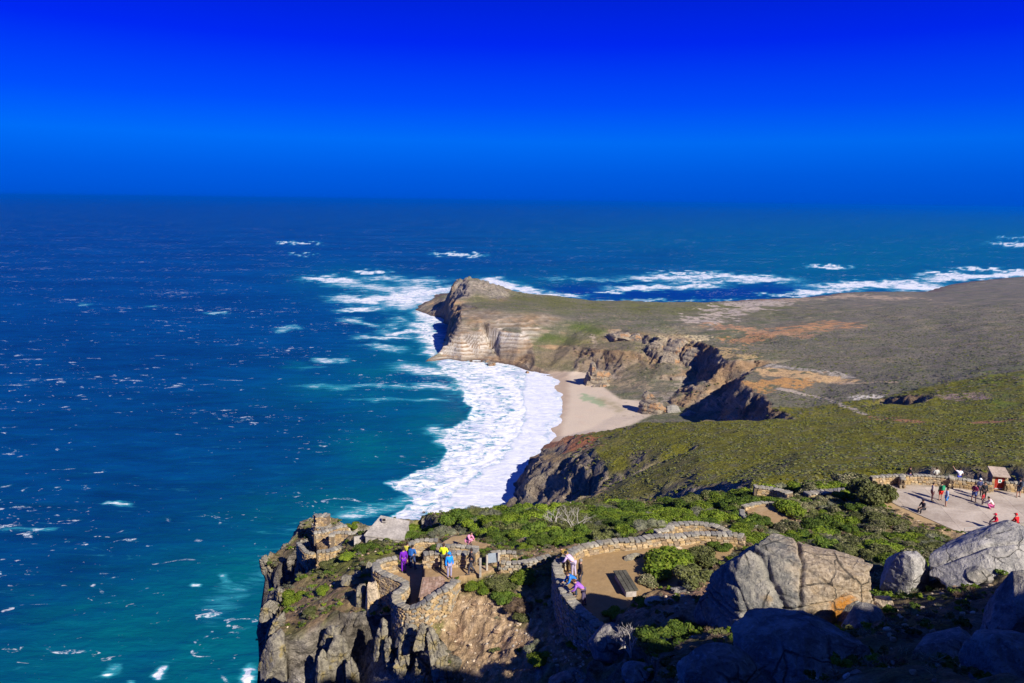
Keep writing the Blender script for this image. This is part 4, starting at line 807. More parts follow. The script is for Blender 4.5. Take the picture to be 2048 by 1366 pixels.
def rock(name, px, py, zb, dims, seed, mat, label, sub=5, rz=0., tilt=(0, 0), group=None, cat='rock', far=False, **k):
    key = (seed, mat.name, tuple(dims))
    if key not in RM: RM[key] = rock_mesh(name+'_mesh', seed, mat, sub, dims=dims, **k)
    o = link(name, RM[key]); o.location = at(px, py, HC-zb) if not far else at(px, py, zb); o.rotation_euler = (R(tilt[0]), R(tilt[1]), R(rz)); o['label'] = label; o['category'] = cat
    if group: o['group'] = group
    return o
rock('boulder', 1564, 1190, 16.3, (3.42, 2.25, 2.5), 5, M_BIG, 'huge rounded grey boulder with orange lichen and long cracks, right of bottom centre', 7, 4, (0, 0), block=3.8, rough=.34, cuts=18, cutd=(.80, .97),
     cracks=[((.08, .1, 1), -.45, .22, .05), ((-.14, 0, 1), .55, .16, .045), ((1, .25, .12), -1.2, .26, .15), ((1, -.3, -.1), .35, .20, .07), ((.5, .2, 1), 1.5, .10, .05), ((1, .1, .2), -2.3, .12, .05), ((.3, 0, 1), -1.3, .14, .05)])
rock('boulder', 1702, 1212, 16.2, (1.25, .9, .75), 14, M_BIG, 'small orange lichened rock at the right foot of the huge boulder', 6, 20, rough=.3, cuts=9, cutd=(.5, .8))
rock('boulder', 1768, 1208, 15.9, (.5, .4, .35), 15, M_PALE, 'small broken rock between the orange rock and the pale boulder', 5, 50, rough=.3)
rock('boulder', 1815, 1142, 16., (1.40, 1.05, 1.3), 8, M_WHITE, 'pale wedge shaped boulder standing alone between the huge boulder and the right edge', 6, 30, (8, -18), block=2.2, rough=.2, cuts=12, cutd=(.5, .85))
rock('boulder', 1990, 1106, 14.6, (2.95, 1.5, .98), 21, M_WHITE, 'long sunlit white grey boulder rising to the right edge under the paved lookout', 6, 10, (4, -17), block=2.3, rough=.22, cuts=10, cutd=(.55, .9), cracks=[((.3, 1, .4), -.2, .16, .06)])
rock('boulder', 1903, 1140, 15.8, (.95, .7, .5), 23, M_WHITE, 'low sunlit rock at the left foot of the long white grey boulder', 6, -20, rough=.25)
rock('boulder', 1955, 1148, 13.4, (.55, .4, .26), 24, M_BOULD, 'small pale ledge between the long boulder and the shaded block', 5, 10, rough=.25)
rock('boulder', 2046, 1246, 11.8, (1.42, 1.1, 1.42), 31, M_BOULD, 'tall shaded blue boulder at the right edge', 6, 25, (0, 6), block=2.8, rough=.22, cuts=8, cutd=(.6, .9))
rock('boulder', 1900, 1300, 11.9, (1.1, .9, .5), 33, M_BOULD, 'low shaded rock left of the tall shaded boulder', 6, 10, rough=.25, cuts=8)
rock('boulder', 2030, 1330, 8.0, (.95, .8, .55), 34, M_BOULD, 'shaded rock in the bottom right corner', 6, 60, rough=.25, cuts=8)
rock('boulder', 1610, 1318, 11.8, (1.85, 1.4, 1.05), 41, M_BOULD, 'broad domed boulder in shade below the huge sunlit boulder', 7, -14, (0, 8), block=2.4, rough=.3, cuts=14, cutd=(.72, .93), cracks=[((.75, .4, -.6), .1, .12, .05)])
rock('boulder', 1452, 1352, 12.2, (1.15, .9, .85), 43, M_BOULD, 'rounded shaded boulder at the bottom edge, left of the broad domed one', 6, 12, (0, 0), block=2.4, rough=.3, cuts=12, cutd=(.7, .93))
rock('boulder', 1232, 1290, 21.4, (1.35, 1.0, .95), 44, M_BOULD, 'dark blue shaded boulder at the near end of the walkway wall', 6, 5, (0, 10), block=2.3, rough=.16, cuts=6)
rock('boulder', 1192, 1262, 22.3, (.35, .3, .4), 47, M_BOULD, 'small pale upright stone touching the near tip of the walkway wall', 4, 5, rough=.25)
rock('boulder', 1730, 1242, 15.4, (.9, .7, .6), 45, M_BOULD, 'shaded rock touching the right side of the broad domed boulder', 5, 5, rough=.2)
rock('boulder', 1280, 1345, 18.0, (.7, .6, .4), 46, M_BOULD, 'shaded rock at the bottom edge below the dark blue boulder', 5, 5, rough=.2)
rock('boulder', 1130, 1362, 23.6, (.8, .6, .4), 48, M_BOULD, 'dark rock at the bottom edge of the scree slope', 5, 5, rough=.2)
rock('flat_rock', 1335, 1212, 21.0, (1.25, .6, .34), 51, M_PALE, 'pale cream flat rock on bare red earth left of the huge boulder', 6, -8, (0, 9), rough=.12, block=2.1, cuts=4)
rock('flat_rock', 1380, 1180, 21.2, (.95, .35, .22), 52, M_BOULD, 'long grey rock ledge behind the pale flat rock', 5, 3, rough=.3)
rock('flat_rock', 1352, 1096, 22., (.5, .25, .15), 53, M_PALE, 'little flat rock edging the far side of the walkway shrub bed', 4, 3, rough=.3)
rock('flat_rock', 1268, 1112, 21.9, (.8, .22, .2), 54, M_WARM, 'weathered grey slab lying beyond the upper end of the timber bench', 5, 35, rough=.3)
# left outcrops
for a in [(722, 1190, 26.3, (.62, .55, 1.0), 61, 'squat grey outcrop block on the slope left of the curved terrace wall', 10), (744, 1202, 26.2, (.66, .6, 1.25), 62, 'tall yellow lichened block right next to the squat grey block below the terrace wall', -8),
          (681, 1208, 27.4, (.42, .3, .22), 63, 'single pale flat stone lying on the brown promontory slope', 20), (703, 1160, 26.8, (.7, .5, .34), 64, 'pair of low grey stones above the squat outcrop block', 0), (643, 1224, 28.4, (.25, .2, .18), 65, 'small pale stone left of the single flat stone', 0),
          (655, 1222, 28.2, (.3, .2, .16), 66, 'little pale stone between two others on the promontory', 0), (716, 1150, 26.6, (.5, .4, .3), 67, 'grey stone above the pair of low grey stones', 0), (741, 1135, 26.2, (.35, .4, .45), 68, 'dark stone against the left end of the curved terrace wall', 0),
          (668, 1240, 28., (.4, .3, .2), 69, 'blue grey stone at the edge of the dark gully', 0)]:
    rock('outcrop_rock', a[0], a[1], a[2], a[3], a[4], M_WARM if a[4] != 62 else M_PALE, a[5], 5, a[6], block=3.2, rough=.3, cuts=12, cutd=(.5, .85))
for i, (px, py, zb, d, lb) in enumerate([(552, 1298, 29.1, (1.1, 0.9, 1.9), 'broad sunlit grey rock face below the promontory at the far left'), (680, 1305, 28.5, (0.95, 0.8, 2.3), 'thick sunlit pinnacle left of the dark gully bottom'), (664, 1268, 27.7, (0.75, 0.6, 1.1), 'grassy topped rock at the head of the thick pinnacle'), (643, 1345, 29.3, (0.6, 0.7, 1.9), 'narrow sunlit pinnacle at the bottom edge, farthest left'), (703, 1345, 29.2, (0.55, 0.7, 1.8), 'lower broken pinnacle leaning against the thick one'), (762, 1272, 26.4, (0.5, 0.6, 1.5), 'jagged slab fin below the curved terrace wall'), (782, 1296, 26.8, (0.4, 0.6, 1.4), 'thin slab fin right of the jagged one'), (814, 1268, 25.4, (0.75, 0.6, 0.9), 'upper block of the stacked rocks under the terrace wall'), (808, 1300, 26.3, (0.62, 0.6, 0.7), 'middle block of the stacked rocks'), (804, 1324, 27.0, (0.5, 0.5, 0.6), 'lowest block of the stacked rocks'), (846, 1266, 24.5, (0.7, 0.5, 0.8), 'rounded rim rock at the top of the scree edge'), (866, 1284, 24.8, (0.5, 0.5, 1.1), 'upper rock of the ridge along the left side of the scree'), (880, 1314, 25.5, (0.5, 0.5, 1.1), 'middle rock of the ridge along the left side of the scree'), (895, 1350, 26.2, (0.6, 0.5, 1.1), 'lower rock of the ridge along the left side of the scree'), (838, 1330, 26.7, (0.4, 0.4, 0.6), 'lone rock half in shade left of the scree ridge'), (850, 1358, 27.1, (0.4, 0.4, 0.6), 'lone rock at the bottom edge left of the scree ridge'), (538, 1215, 29.8, (.5, 1.0, .7), 'upper grey rim slab of the sunlit promontory edge'), (556, 1245, 28.8, (.45, .9, .7), 'lower grey rim slab of the sunlit promontory edge'), (560, 1184, 29.4, (.6, .5, .5), 'grey rim block at the top corner of the promontory'), (532, 1126, 35.6, (1.0, 1.2, .8), 'sunlit rounded cap rock on the cliff pillar at far left'), (570, 1098, 35.2, (.9, .9, .8), 'pale rock on the cliff edge between the pillar and the ruins'), (600, 1065, 34.6, (1.2, 1.0, .9), 'big grey rock on the cliff edge left of the ruins'), (612, 1096, 34, (.9, .8, 1.6), 'jagged rock under the ruins platform'), (622, 1130, 33.5, (.6, .7, 1.9), 'sharp fin of rock below the ruins'), (600, 1142, 34.4, (.5, .6, 1.6), 'lower fin of rock in the dark notch')]):
    rock('outcrop_rock', px, py, zb, d, 80+i, M_WARM, lb, 5, random.uniform(-35, 35), (random.uniform(-14, 14), random.uniform(-14, 14)), block=5.5, rough=.5, cuts=20, cutd=(.45, .85), cracks=[((random.uniform(-.2, .2), .1, 1), d[2]*k, .10, .05) for k in (-.5, .0, .45)]+[((1, .3, .1), random.uniform(-.3, .3)*d[0], .14, .07)])
# far rocks: (px, py, height above sea)
for i, (px, py, z, d, lb, mt) in enumerate([(1190, 752, 12, (20, 14, 17), 'stepped brown rock stack on the back of the beach', M_CLIFFR), (1187, 737, 27, (6, 6, 10), 'pointed grey pinnacle on top of the stepped beach stack', M_CLIFFR), (1205, 772, 3, (14, 8, 5), 'low reddish rock at the foot of the stepped beach stack', M_CLIFFR), (1300, 815, 11, (17, 13, 16), 'layered orange rock stack at the right side of the beach', M_CLIFFR), (1297, 790, 24, (8, 7, 6), 'small cap rock on the orange beach stack', M_CLIFFR),
        (1345, 822, 8, (13, 8, 6), 'pale rock hump right of the orange stack', M_BOULD), (1378, 830, 9, (12, 8, 6), 'grey rock hump right of the pale one behind the green hill', M_BOULD), (1240, 672, 42, (28, 15, 9), 'grey rock outcrop with a dark hollow on the headland slope', M_CLIFFR), (1272, 676, 40, (20, 13, 8), 'right half of the grey outcrop on the headland slope', M_CLIFFR),
        (1318, 700, 38, (24, 13, 19), 'dark craggy rock left of the high crag group', M_CLIFFR), (1352, 704, 38, (26, 14, 21), 'middle crag of the high crag group', M_CLIFFR), (1388, 714, 36, (22, 14, 20), 'right crag of the high crag group', M_CLIFFR), (1345, 726, 27, (20, 11, 12), 'lower crag under the middle of the high crag group', M_CLIFFR),
        (985, 728, 2, (8, 6, 5), 'dark fallen rock at the foot of the banded cliff', M_CLIFFR), (975, 722, 2, (5, 4, 3.5), 'smaller dark rock in the surf beside the fallen one', M_CLIFFR), (1055, 744, 1.5, (4, 3, 2.5), 'small rock at the left end of the beach', M_CLIFFR), (897, 640, 2, (9, 7, 8), 'rock islet against the shaded cliff of the far peak', M_CLIFFR),
        (1100, 950, 20, (13, 9, 9), 'grey blocky crag on the near side of the surf, leftmost', M_CLIFFR), (1135, 965, 22, (13, 9, 9), 'grey blocky crag in the middle of the near cliff', M_CLIFFR), (1165, 960, 30, (11, 8, 8), 'grey blocky crag at the right of the near cliff', M_CLIFFR), (1215, 968, 42, (11, 8, 7), 'separate crag between the near cliff and the thicket', M_CLIFFR), (1100, 990, 14, (12, 8, 7), 'reddish low crag just above the thicket', M_CLIFFR)]):
    rock('cliff_rock', px, py, z, d, 130+i, mt, lb, 5, random.uniform(-20, 20), (0, 0), far=True, block=3.2, rough=.45, cuts=16, cutd=(.5, .88), cracks=[((.1, .05, 1), d[2]*k, d[2]*.07, d[2]*.05) for k in (-.55, -.25, .05, .35, .65)])
m = bpy.data.materials

# ================================================================ STONE WALLS
def block_mesh(seed, mat, bev=.16):
    g = np.random.default_rng(seed); bm = bmesh.new(); bmesh.ops.create_cube(bm, size=1)
    for v in bm.verts: v.co += Vector(g.uniform(-.11, .11, 3))
    bmesh.ops.bevel(bm, geom=list(bm.edges), offset=bev, segments=1, affect='EDGES')
    me = bpy.data.meshes.new('stone'); bm.to_mesh(me); bm.free(); me.materials.append(mat); return me
CAPM = [block_mesh(i, M_CAP) for i in range(7)]; FACM = [block_mesh(20+i, M_FACE, .13) for i in range(9)]; FACG = [block_mesh(50+i, M_CAP, .13) for i in range(5)]
def resample(P, step):
    P = [Vector(p) for p in P]; Q = []
    for i in range(len(P)-1):       # Catmull-Rom
        p0 = P[max(i-1, 0)]; p1 = P[i]; p2 = P[i+1]; p3 = P[min(i+2, len(P)-1)]
        for k in range(12):
            t = k/12; Q.append(.5*((2*p1)+(p2-p0)*t+(2*p0-5*p1+4*p2-p3)*t*t+(3*p1-p0-3*p2+p3)*t*t*t))
    Q.append(P[-1]); out = [Q[0]]; acc = 0
    for a, b in zip(Q[:-1], Q[1:]):
        L = (b-a).length; 
        while acc+L >= step:
            t = (step-acc)/L; a = a+(b-a)*t; out.append(a.copy()); L = (b-a).length; acc = 0
        acc += L
    if acc > step*.4: out.append(Q[-1])
    return out
def stone_wall(pts, thick, label, base=None, course=.16, slen=.30, cap=.15, minh=.3, objs=280, grey=0., group=None, extra=.35, capl=.36, maxh=3.2):
    """pts: (px,py,zb) along the coping; the foot follows the ground on both sides"""
    P = [Vector(atb(*p)) for p in pts]; root = bpy.data.objects.new('stone_wall', None); COL.objects.link(root)
    root['label'] = label; root['category'] = 'stone wall'
    if group: root['group'] = group
    mid = P[len(P)//2]; root.location = (mid.x, mid.y, zg(mid.x, mid.y)); off = root.location.copy()
    path = resample(P, .2); V = []; Q = []; foot = []
    for i, p in enumerate(path):
        d = path[min(i+1, len(path)-1)]-path[max(i-1, 0)]; d.z = 0; d.normalize(); n = Vector((-d.y, d.x, 0)); fl_ = []
        for s in (1, -1):
            q = p+n*s*(thick/2+.15); zz = zg(q.x, q.y) if base is None else HC-base; zz = min(zz, p.z-minh); zz = max(zz, p.z-maxh); fl_.append(zz)
        foot.append((p, n, d, fl_))
    for p, n, d, fl_ in foot:
        for s, zz in ((1, fl_[0]), (-1, fl_[1])):
            e = p+n*s*(thick/2-.05); V += [(e.x-off.x, e.y-off.y, zz-extra-off.z), (e.x-off.x, e.y-off.y, p.z-cap*.8-off.z)]
    m_ = len(foot)
    for i in range(m_-1):
        a = i*4; b = a+4; Q += [(a, b, b+1, a+1), (a+2, a+3, b+3, b+2), (a+1, b+1, b+3, a+3)]
    Q += [(0, 1, 3, 2), ((m_-1)*4, (m_-1)*4+2, (m_-1)*4+3, (m_-1)*4+1)]
    link('core', mesh_np('wall_core', np.array(V), np.array(Q), M_MORT, False), root)
    # coping stones
    cp = resample(P, capl)
    for a, b in zip(cp[:-1], cp[1:]):
        c = (a+b)/2; d = b-a; o = link('coping_stone', random.choice(CAPM), root); o.location = (c.x-off.x, c.y-off.y, c.z-cap*.45-off.z+random.uniform(-.02, .02)); o.scale = (d.length*random.uniform(.93, 1.0), thick*random.uniform(1.0, 1.14), cap*random.uniform(.9, 1.2))
        o.rotation_euler = (random.uniform(-.05, .05), -math.atan2(d.z, math.hypot(d.x, d.y))+random.uniform(-.05, .05), math.atan2(d.y, d.x)+random.uniform(-.05, .05))
    # face stones, both sides
    items = []
    fp_ = resample(P, slen)
    for s in (0, 1):
        sg = 1 if s == 0 else -1; crs = 0
        while crs < 16:
            any_ = False; sh = random.random()
            for i in range(len(fp_)-1):
                a, b = fp_[i], fp_[i+1]; a = a.lerp(b, sh) if i == 0 else a; c = (a+b)/2+(b-a)*(sh-.5)
                k = min(range(m_), key=lambda q: (foot[q][0]-c).length_squared) if crs == 0 else None
                if crs == 0: cacheK.append(k)
                k = cacheK[s*(len(fp_)-1)+i] if k is None else k
                p, n, d, fl_ = foot[k]; top = c.z-cap; h = top-fl_[s]
                zc = top-(crs+.5)*course
                if (crs+.25)*course > h+extra*.6: continue
                any_ = True; e = c+n*sg*(thick/2-.07); dd = b-a
                items.append((Vector((e.x, e.y, zc+random.uniform(-.02, .02))), (slen*random.uniform(.8, 1.08), .2*random.uniform(.85, 1.15), course*random.uniform(.82, 1.04)), math.atan2(dd.y, dd.x), -math.atan2(dd.z, math.hypot(dd.x, dd.y)), n*sg))
            crs += 1
            if not any_: break
    E_ = Vector((0, 0, HC)); vis = [q for q in items if q[4].dot(E_-q[0]) > 0]; hid = [q for q in items if q[4].dot(E_-q[0]) <= 0]
    vis.sort(key=lambda q: (q[0]-E_).length); one = vis[:objs]; rest = vis[objs:]+hid
    for q in one:
        me = random.choice(FACG if random.random() < grey else FACM); o = link('stone', me, root); o.location = q[0]-off; o.scale = q[1]; o.rotation_euler = (random.uniform(-.06, .06), q[3]+random.uniform(-.05, .05), q[2]+random.uniform(-.06, .06))
    if rest:
        base_ = []; 
        VV = []; QQ = []; cnt = 0; src = []
        for me in FACM: src.append((np.array([v.co[:] for v in me.vertices]), [list(p.vertices) for p in me.polygons]))
        bm = bmesh.new()
        for q in rest:
            v_, f_ = random.choice(src); M = Matrix.Translation(q[0]-off) @ Matrix.Rotation(q[2], 4, 'Z') @ Matrix.Rotation(q[3], 4, 'Y') @ Matrix.Diagonal((*q[1], 1)); bv = [bm.verts.new(M @ Vector(v)) for v in v_]
            for f in f_: bm.faces.new([bv[k] for k in f])
        me = bpy.data.meshes.new('wall_stones'); bm.to_mesh(me); bm.free(); me.materials.append(M_FACE); o = link('wall_stones', me, root); o['kind'] = 'stuff'
    cacheK.clear(); return root
cacheK = []
def P2(f, zb, *pts): return [(*f(x, y), zb if len(r) == 0 else r[0]) for (x, y, *r) in pts]
stone_wall(P2(c2, 24.2, (380,482), (230,510), (160,555), (185,610), (300,662), (400,702), (468,750), (455,795), (375,850), (362,900), (410,952), (480,988, 24.1), (560,980, 24), (650,932, 23.7), (780,842, 23.3), (900,785, 23.1), (985,700, 23.3)), .5, 'curved stone wall round the lookout terrace with people, wavy in plan', objs=290, grey=.3, maxh=2.6)
stone_wall(P2(c2, 22.8, (648,440), (720,434), (850,430), (1000,430), (1135,428)), .5, 'straight back wall of the lookout terrace, behind the person in yellow', objs=290, extra=.2)
stone_wall(P2(c2, 24.1, (1135,375), (1000,362), (850,355), (790,352)), .45, 'low wall along the raised bed behind the terrace back wall', objs=60, maxh=1.2)
stone_wall(P2(c2, 22.8, (1150,430), (1170,400), (1185,365)), .5, 'short return wall at the right end of the raised bed', objs=60, maxh=1.8)
stone_wall(P2(c2, 25.3, (515,350), (540,320), (640,300), (800,305)), .5, 'short curved wall above the lookout pit on the left', objs=120, maxh=1.6)
stone_wall(P2(c2, 23.4, (1340,432), (1450,420), (1600,430)), .4, 'low wall on the far side of the path right of the terrace', objs=60, maxh=.8)
stone_wall(P2(c2, 23.1, (1440,525), (1560,535), (1700,520), (1830,490), (1950,462)), .45, 'low curved wall on the near side of the path right of the information board', objs=110, maxh=1.0, grey=.6)
stone_wall(P2(c3, 21.35, (610,1185), (530,1105), (450,1050), (370,970), (300,895), (245,790), (210,680), (185,600), (175,545), (240,475), (350,398), (500,350), (750,308), (1000,292), (1180,258), (1400,256), (1600,232), (1800,236), (2000,240), (2100,262)), .55, 'long curved stone wall round the brown walkway with leaning people', objs=290, grey=.25, maxh=2.8, slen=.38)
stone_wall(P2(c3, 21.9, (1180,215), (1250,200), (1335,180), (1350,140), (1500,126), (1700,132), (1850,175), (1940,225)), .5, 'upper loop of stone wall above the far end of the walkway', objs=200, maxh=1.3)
stone_wall([(1742,953,25.05),(1800,949,25.05),(1860,950,25.05),(1930,958,25.05),(1984,966,25.05)], .5, 'far wall of the paved lookout, left of the hut with the red door', objs=280, slen=.36, course=.2, maxh=1.6)
stone_wall([(2010,962,25.05),(2048,966,25.05),(2100,974,25.05)], .5, 'far wall of the paved lookout, right of the hut with the red door', objs=80, slen=.36, course=.2, maxh=1.6)
for zx, lb in ((1806, 'short dark buttress of the far lookout wall, left of the walking person'), (1904, 'short dark buttress of the far lookout wall, left of the person in white')):
    stone_wall([(zx-3,949,25.0),(zx+1,958,25.0)], .45, lb, objs=20, maxh=1.1, slen=.3)
stone_wall([(1925,1072,25.2),(1960,1066,25.1),(2010,1068,25.0),(2070,1070,25.0)], .5, 'near wall of the paved lookout behind the long pale boulder', objs=120, maxh=2.)
stone_wall([(2015,1050,25.2),(2060,1046,25.2)], .5, 'short wall beside the seated people in red at the right edge', objs=40, maxh=1.)
stone_wall([(1484,1018,25.5),(1486,1028,25.3),(1500,1040,25.),(1520,1054,25.)], .4, 'pale curved wall of the small path behind the huge boulder', objs=80, maxh=1.1, grey=.7)
stone_wall([(1486,1012,26),(1520,1004,26.2),(1560,1006,26.2)], .45, 'shaded wall on the far side of the small path behind the huge boulder', objs=80, maxh=1.2)
stone_wall([(1508,972,28),(1545,976,28),(1580,985,27.7)], .9, 'broad topped wall left of the pale flowering shrub', objs=80, maxh=1.2, slen=.5)
stone_wall([(1612,986,27),(1650,982,27),(1690,978,26.6)], .9, 'broad topped wall right below the pale flowering shrub', objs=80, maxh=1.2, slen=.5)
# ruins
stone_wall(P2(c1, 31.2, (520,232), (560,262), (610,262), (635,240)), .45, 'ring of stones under the small round tower of the ruins', objs=80, maxh=1.6)
stone_wall(P2(c1, 30.2, (528,180), (575,172), (625,178)), .8, 'highest stub of wall on the seaward corner of the ruins', objs=60, maxh=1.6)
stone_wall(P2(c1, 30.6, (520,298), (600,285), (680,262), (760,245)), .5, 'ochre wall of the ruins under the tower', objs=120, maxh=1.6)
stone_wall(P2(c1, 30., (650,325), (660,300), (760,298), (840,305)), .5, 'middle wall of the ruins with a square corner', objs=120, maxh=1.5)
stone_wall(P2(c1, 29.8, (545,430), (620,425), (720,395), (800,385), (900,398), (950,375)), .55, 'lowest curved wall of the ruins, nearest the camera', objs=160, maxh=1.8)
stone_wall(P2(c1, 31.4, (410,365), (430,390), (480,440), (530,440)), .4, 'outer ruin wall on the brink of the cliff', objs=60, maxh=1.4)

# ================================================================ DEAD WOOD AND GRASS
def dead_wood(px, py, h, seed, label):
    g = random.Random(seed); p = hit(px, py); bm = bmesh.new()
    def br(a, d, L, r, n):
        b = a+d*L; _tube(bm, [a, a.lerp(b, .5)+Vector((g.uniform(-1, 1), g.uniform(-1, 1), 0))*L*.1, b], r, 5, r*.6, False)
        if n:
            for _ in range(g.choice((2, 3))): br(b, (d+Vector((g.uniform(-.9, .9), g.uniform(-.9, .9), g.uniform(-.4, .5)))).normalized(), L*g.uniform(.6, .85), r*.6, n-1)
    for _ in range(4): br(Vector((0, 0, -.1)), Vector((g.uniform(-.9, .9), g.uniform(-.9, .9), .8)).normalized(), h*.42, .05, 4)
    me = bpy.data.meshes.new('dead_branches'); bm.to_mesh(me); bm.free(); me.materials.append(M_DEAD); o = link('dead_shrub', me); o.location = (p[0], p[1], p[2]+.15); o['label'] = label; o['category'] = 'dead shrub'
dead_wood(1148, 1064, 1.9, 3, 'bleached dead branches sticking out of the thicket just left above the walkway wall')
dead_wood(1110, 1052, 1.3, 5, 'smaller bleached dead shrub in the thicket, left of the larger one')
dead_wood(1240, 975, 1.6, 9, 'pale dead branches on the thicket skyline below the green hill') if hit(1240, 1012) and False else None
dead_wood(1262, 1318, 1.2, 12, 'bare grey branches in front of the dark blue boulder')
g = random.Random(4); bm = bmesh.new()
for i in range(26):
    a = g.uniform(0, 6.28); d = Vector((math.cos(a), math.sin(a), 0)); L = g.uniform(.3, .55); w = d.orthogonal().normalized()*.012; pv = None
    for k in range(6):
        t = k/5; c = d*L*.8*t*t+Vector((0, 0, L*(t-.35*t*t))); q = [bm.verts.new(c+w*(1-t*.9)), bm.verts.new(c-w*(1-t*.9))]
        if pv: bm.faces.new((pv[0], pv[1], q[1], q[0]))
        pv = q
me = bpy.data.meshes.new('grass_blades'); bm.to_mesh(me); bm.free(); me.materials.append(M_DEAD); o = link('grass_tuft', me); o.location = at(1634, 1372, HC-11.35); o['label'] = 'pale dry grass tuft at the bottom edge on the broad domed boulder'; o['category'] = 'grass tuft'
# ================================================================ BUILT THINGS
def simple(name, c, rough=.8, spec=.3):
    return M_(name).col(c, rough, spec)
def tex(name, c, k=.35, sc=6, bump=.3, rough=.9):
    m = M_(name); n = m.noise(m.pos(), sc, 5, .65); n2 = m.noise(m.pos(), sc*.2, 3); cc = m.mix(1.0, c, m.ramp(n, [(.25, 1-k), (.75, 1+k)]), 'MULTIPLY'); cc = m.mix(1.0, cc, m.ramp(n2, [(.3, 1-k*.6), (.7, 1+k*.6)]), 'MULTIPLY'); m.bump(n, bump, .03); return m.col(cc, rough, .2)
M_CONC = tex('weathered concrete', (.33, .30, .27)); M_WOOD = tex('dark timber', (.085, .08, .06), .5, 9); M_RED = tex('red door paint', (.33, .035, .02), .2); M_STEEL = simple('grey metal', (.3, .3, .3), .5)
M_ROOF = tex('hut roof slab', (.34, .27, .22)); M_BOARD = tex('board face', (.20, .23, .27), .2, 12); M_POST = tex('post wood', (.36, .32, .27), .3)
M_WHITE = simple('white print', (.75, .78, .78)); M_GRN = simple('green print', (.05, .25, .16)); M_DARK = simple('dark opening', (.02, .02, .02))
def box(bm, c, s, rz=0, M0=None):
    M = (M0 or Matrix.Identity(4)) @ Matrix.Translation(Vector(c)) @ Matrix.Rotation(rz, 4, 'Z') @ Matrix.Diagonal((*s, 1)); r = bmesh.ops.create_cube(bm, size=1, matrix=M); return r['verts']
def bmobj(name, bm, mat, parent=None, bevel=0, loc=None):
    if bevel: bmesh.ops.bevel(bm, geom=list(bm.edges), offset=bevel, segments=1, affect='EDGES')
    me = bpy.data.meshes.new(name); bm.to_mesh(me); bm.free(); me.materials.append(mat); o = link(name, me, parent)
    if loc: o.location = loc
    return o
def root(name, label, cat, loc, rz=0, group=None):
    o = bpy.data.objects.new(name, None); COL.objects.link(o); o.location = loc; o.rotation_euler.z = rz; o['label'] = label; o['category'] = cat
    if group: o['group'] = group
    return o
# paving of the lookout: concrete panels with open joints
SL = [atb(a, b, 26) for a, b in [(1762,972),(1800,966),(1850,966),(1985,981),(2200,992),(2480,1020),(2380,1110),(2048,1086),(1945,1078),(1860,1040),(1795,1012),(1757,990)]]
def clip_poly(cell, poly):
    """keep the part of a small cell inside the outline (coarse: by its corners and centre)"""
    return all(inpoly(np.array([p[0]]), np.array([p[1]]), poly)[0] for p in cell)
m = M_('lookout paving'); n = m.noise(m.pos(), .35, 6, .7, .5); n2 = m.noise(m.pos(), 6, 4); oi = m.n('ShaderNodeObjectInfo').outputs['Random']
c = m.mix(m.mr(n, .35, .65), (.33, .27, .22), (.46, .395, .33)); c = m.mix(1., c, m.ramp(oi, [(0, .90), (1, 1.08)]), 'MULTIPLY'); c = m.mix(.5, c, m.mix(1., c, m.ramp(n2, [(.3, .75), (.7, 1.2)]), 'MULTIPLY')); m.bump(n2, .2, .01); M_PAVE = m.col(c, .85, .2)
pav = link('lookout_paving', mesh_np('paving_base', np.array([(p[0], p[1], HC-26+.035) for p in SL]), np.array([[0, i, i+1, i+2] for i in range(1, len(SL)-2, 2)]), tex('paving bed', (.30, .25, .2)), False), kind='structure')
minx = min(p[0] for p in SL); maxx = max(p[0] for p in SL); miny = min(p[1] for p in SL); maxy = max(p[1] for p in SL); ang = R(-12); n_p = 0
def hull_clip(poly, cell):
    out = [Vector((p[0], p[1])) for p in cell]; P = [Vector((p[0], p[1])) for p in poly]
    area = sum(a.x*b.y-b.x*a.y for a, b in zip(P, P[1:]+P[:1]))
    if area < 0: P = P[::-1]
    for a, b in zip(P, P[1:]+P[:1]):
        res = []; f = lambda q: (b.x-a.x)*(q.y-a.y)-(b.y-a.y)*(q.x-a.x)
        for i in range(len(out)):
            p, q = out[i], out[(i+1) % len(out)]; fp1, fq = f(p), f(q)
            if fp1 >= 0: res.append(p)
            if (fp1 >= 0) != (fq >= 0): res.append(p+(q-p)*(fp1/(fp1-fq)))
        out = res
        if len(out) < 3: return None
    return out
for i in range(-12, 16):
    for j in range(-10, 12):
        s = 3.2; cx0 = 46+(i*math.cos(ang)-j*math.sin(ang))*s; cy0 = 62+(i*math.sin(ang)+j*math.cos(ang))*s
        cell = [(cx0+(a*math.cos(ang)-b*math.sin(ang)), cy0+(a*math.sin(ang)+b*math.cos(ang))) for a, b in ((-1.59, -1.59), (1.59, -1.59), (1.59, 1.59), (-1.59, 1.59))]
        r = hull_clip(SL, cell)
        if not r: continue
        q = w2p(cx0, cy0, HC-26)
        if q[0] > 2250: continue
        bm = bmesh.new(); top = [bm.verts.new((p.x, p.y, HC-26+.052)) for p in r]; bot = [bm.verts.new((p.x, p.y, HC-26+.01)) for p in r]
        try:
            bm.faces.new(top)
            for k in range(len(top)): bm.faces.new((bot[k], bot[(k+1) % len(top)], top[(k+1) % len(top)], top[k]))
        except ValueError: bm.free(); continue
        bmobj('paving_slab', bm, M_PAVE, pav); n_p += 1
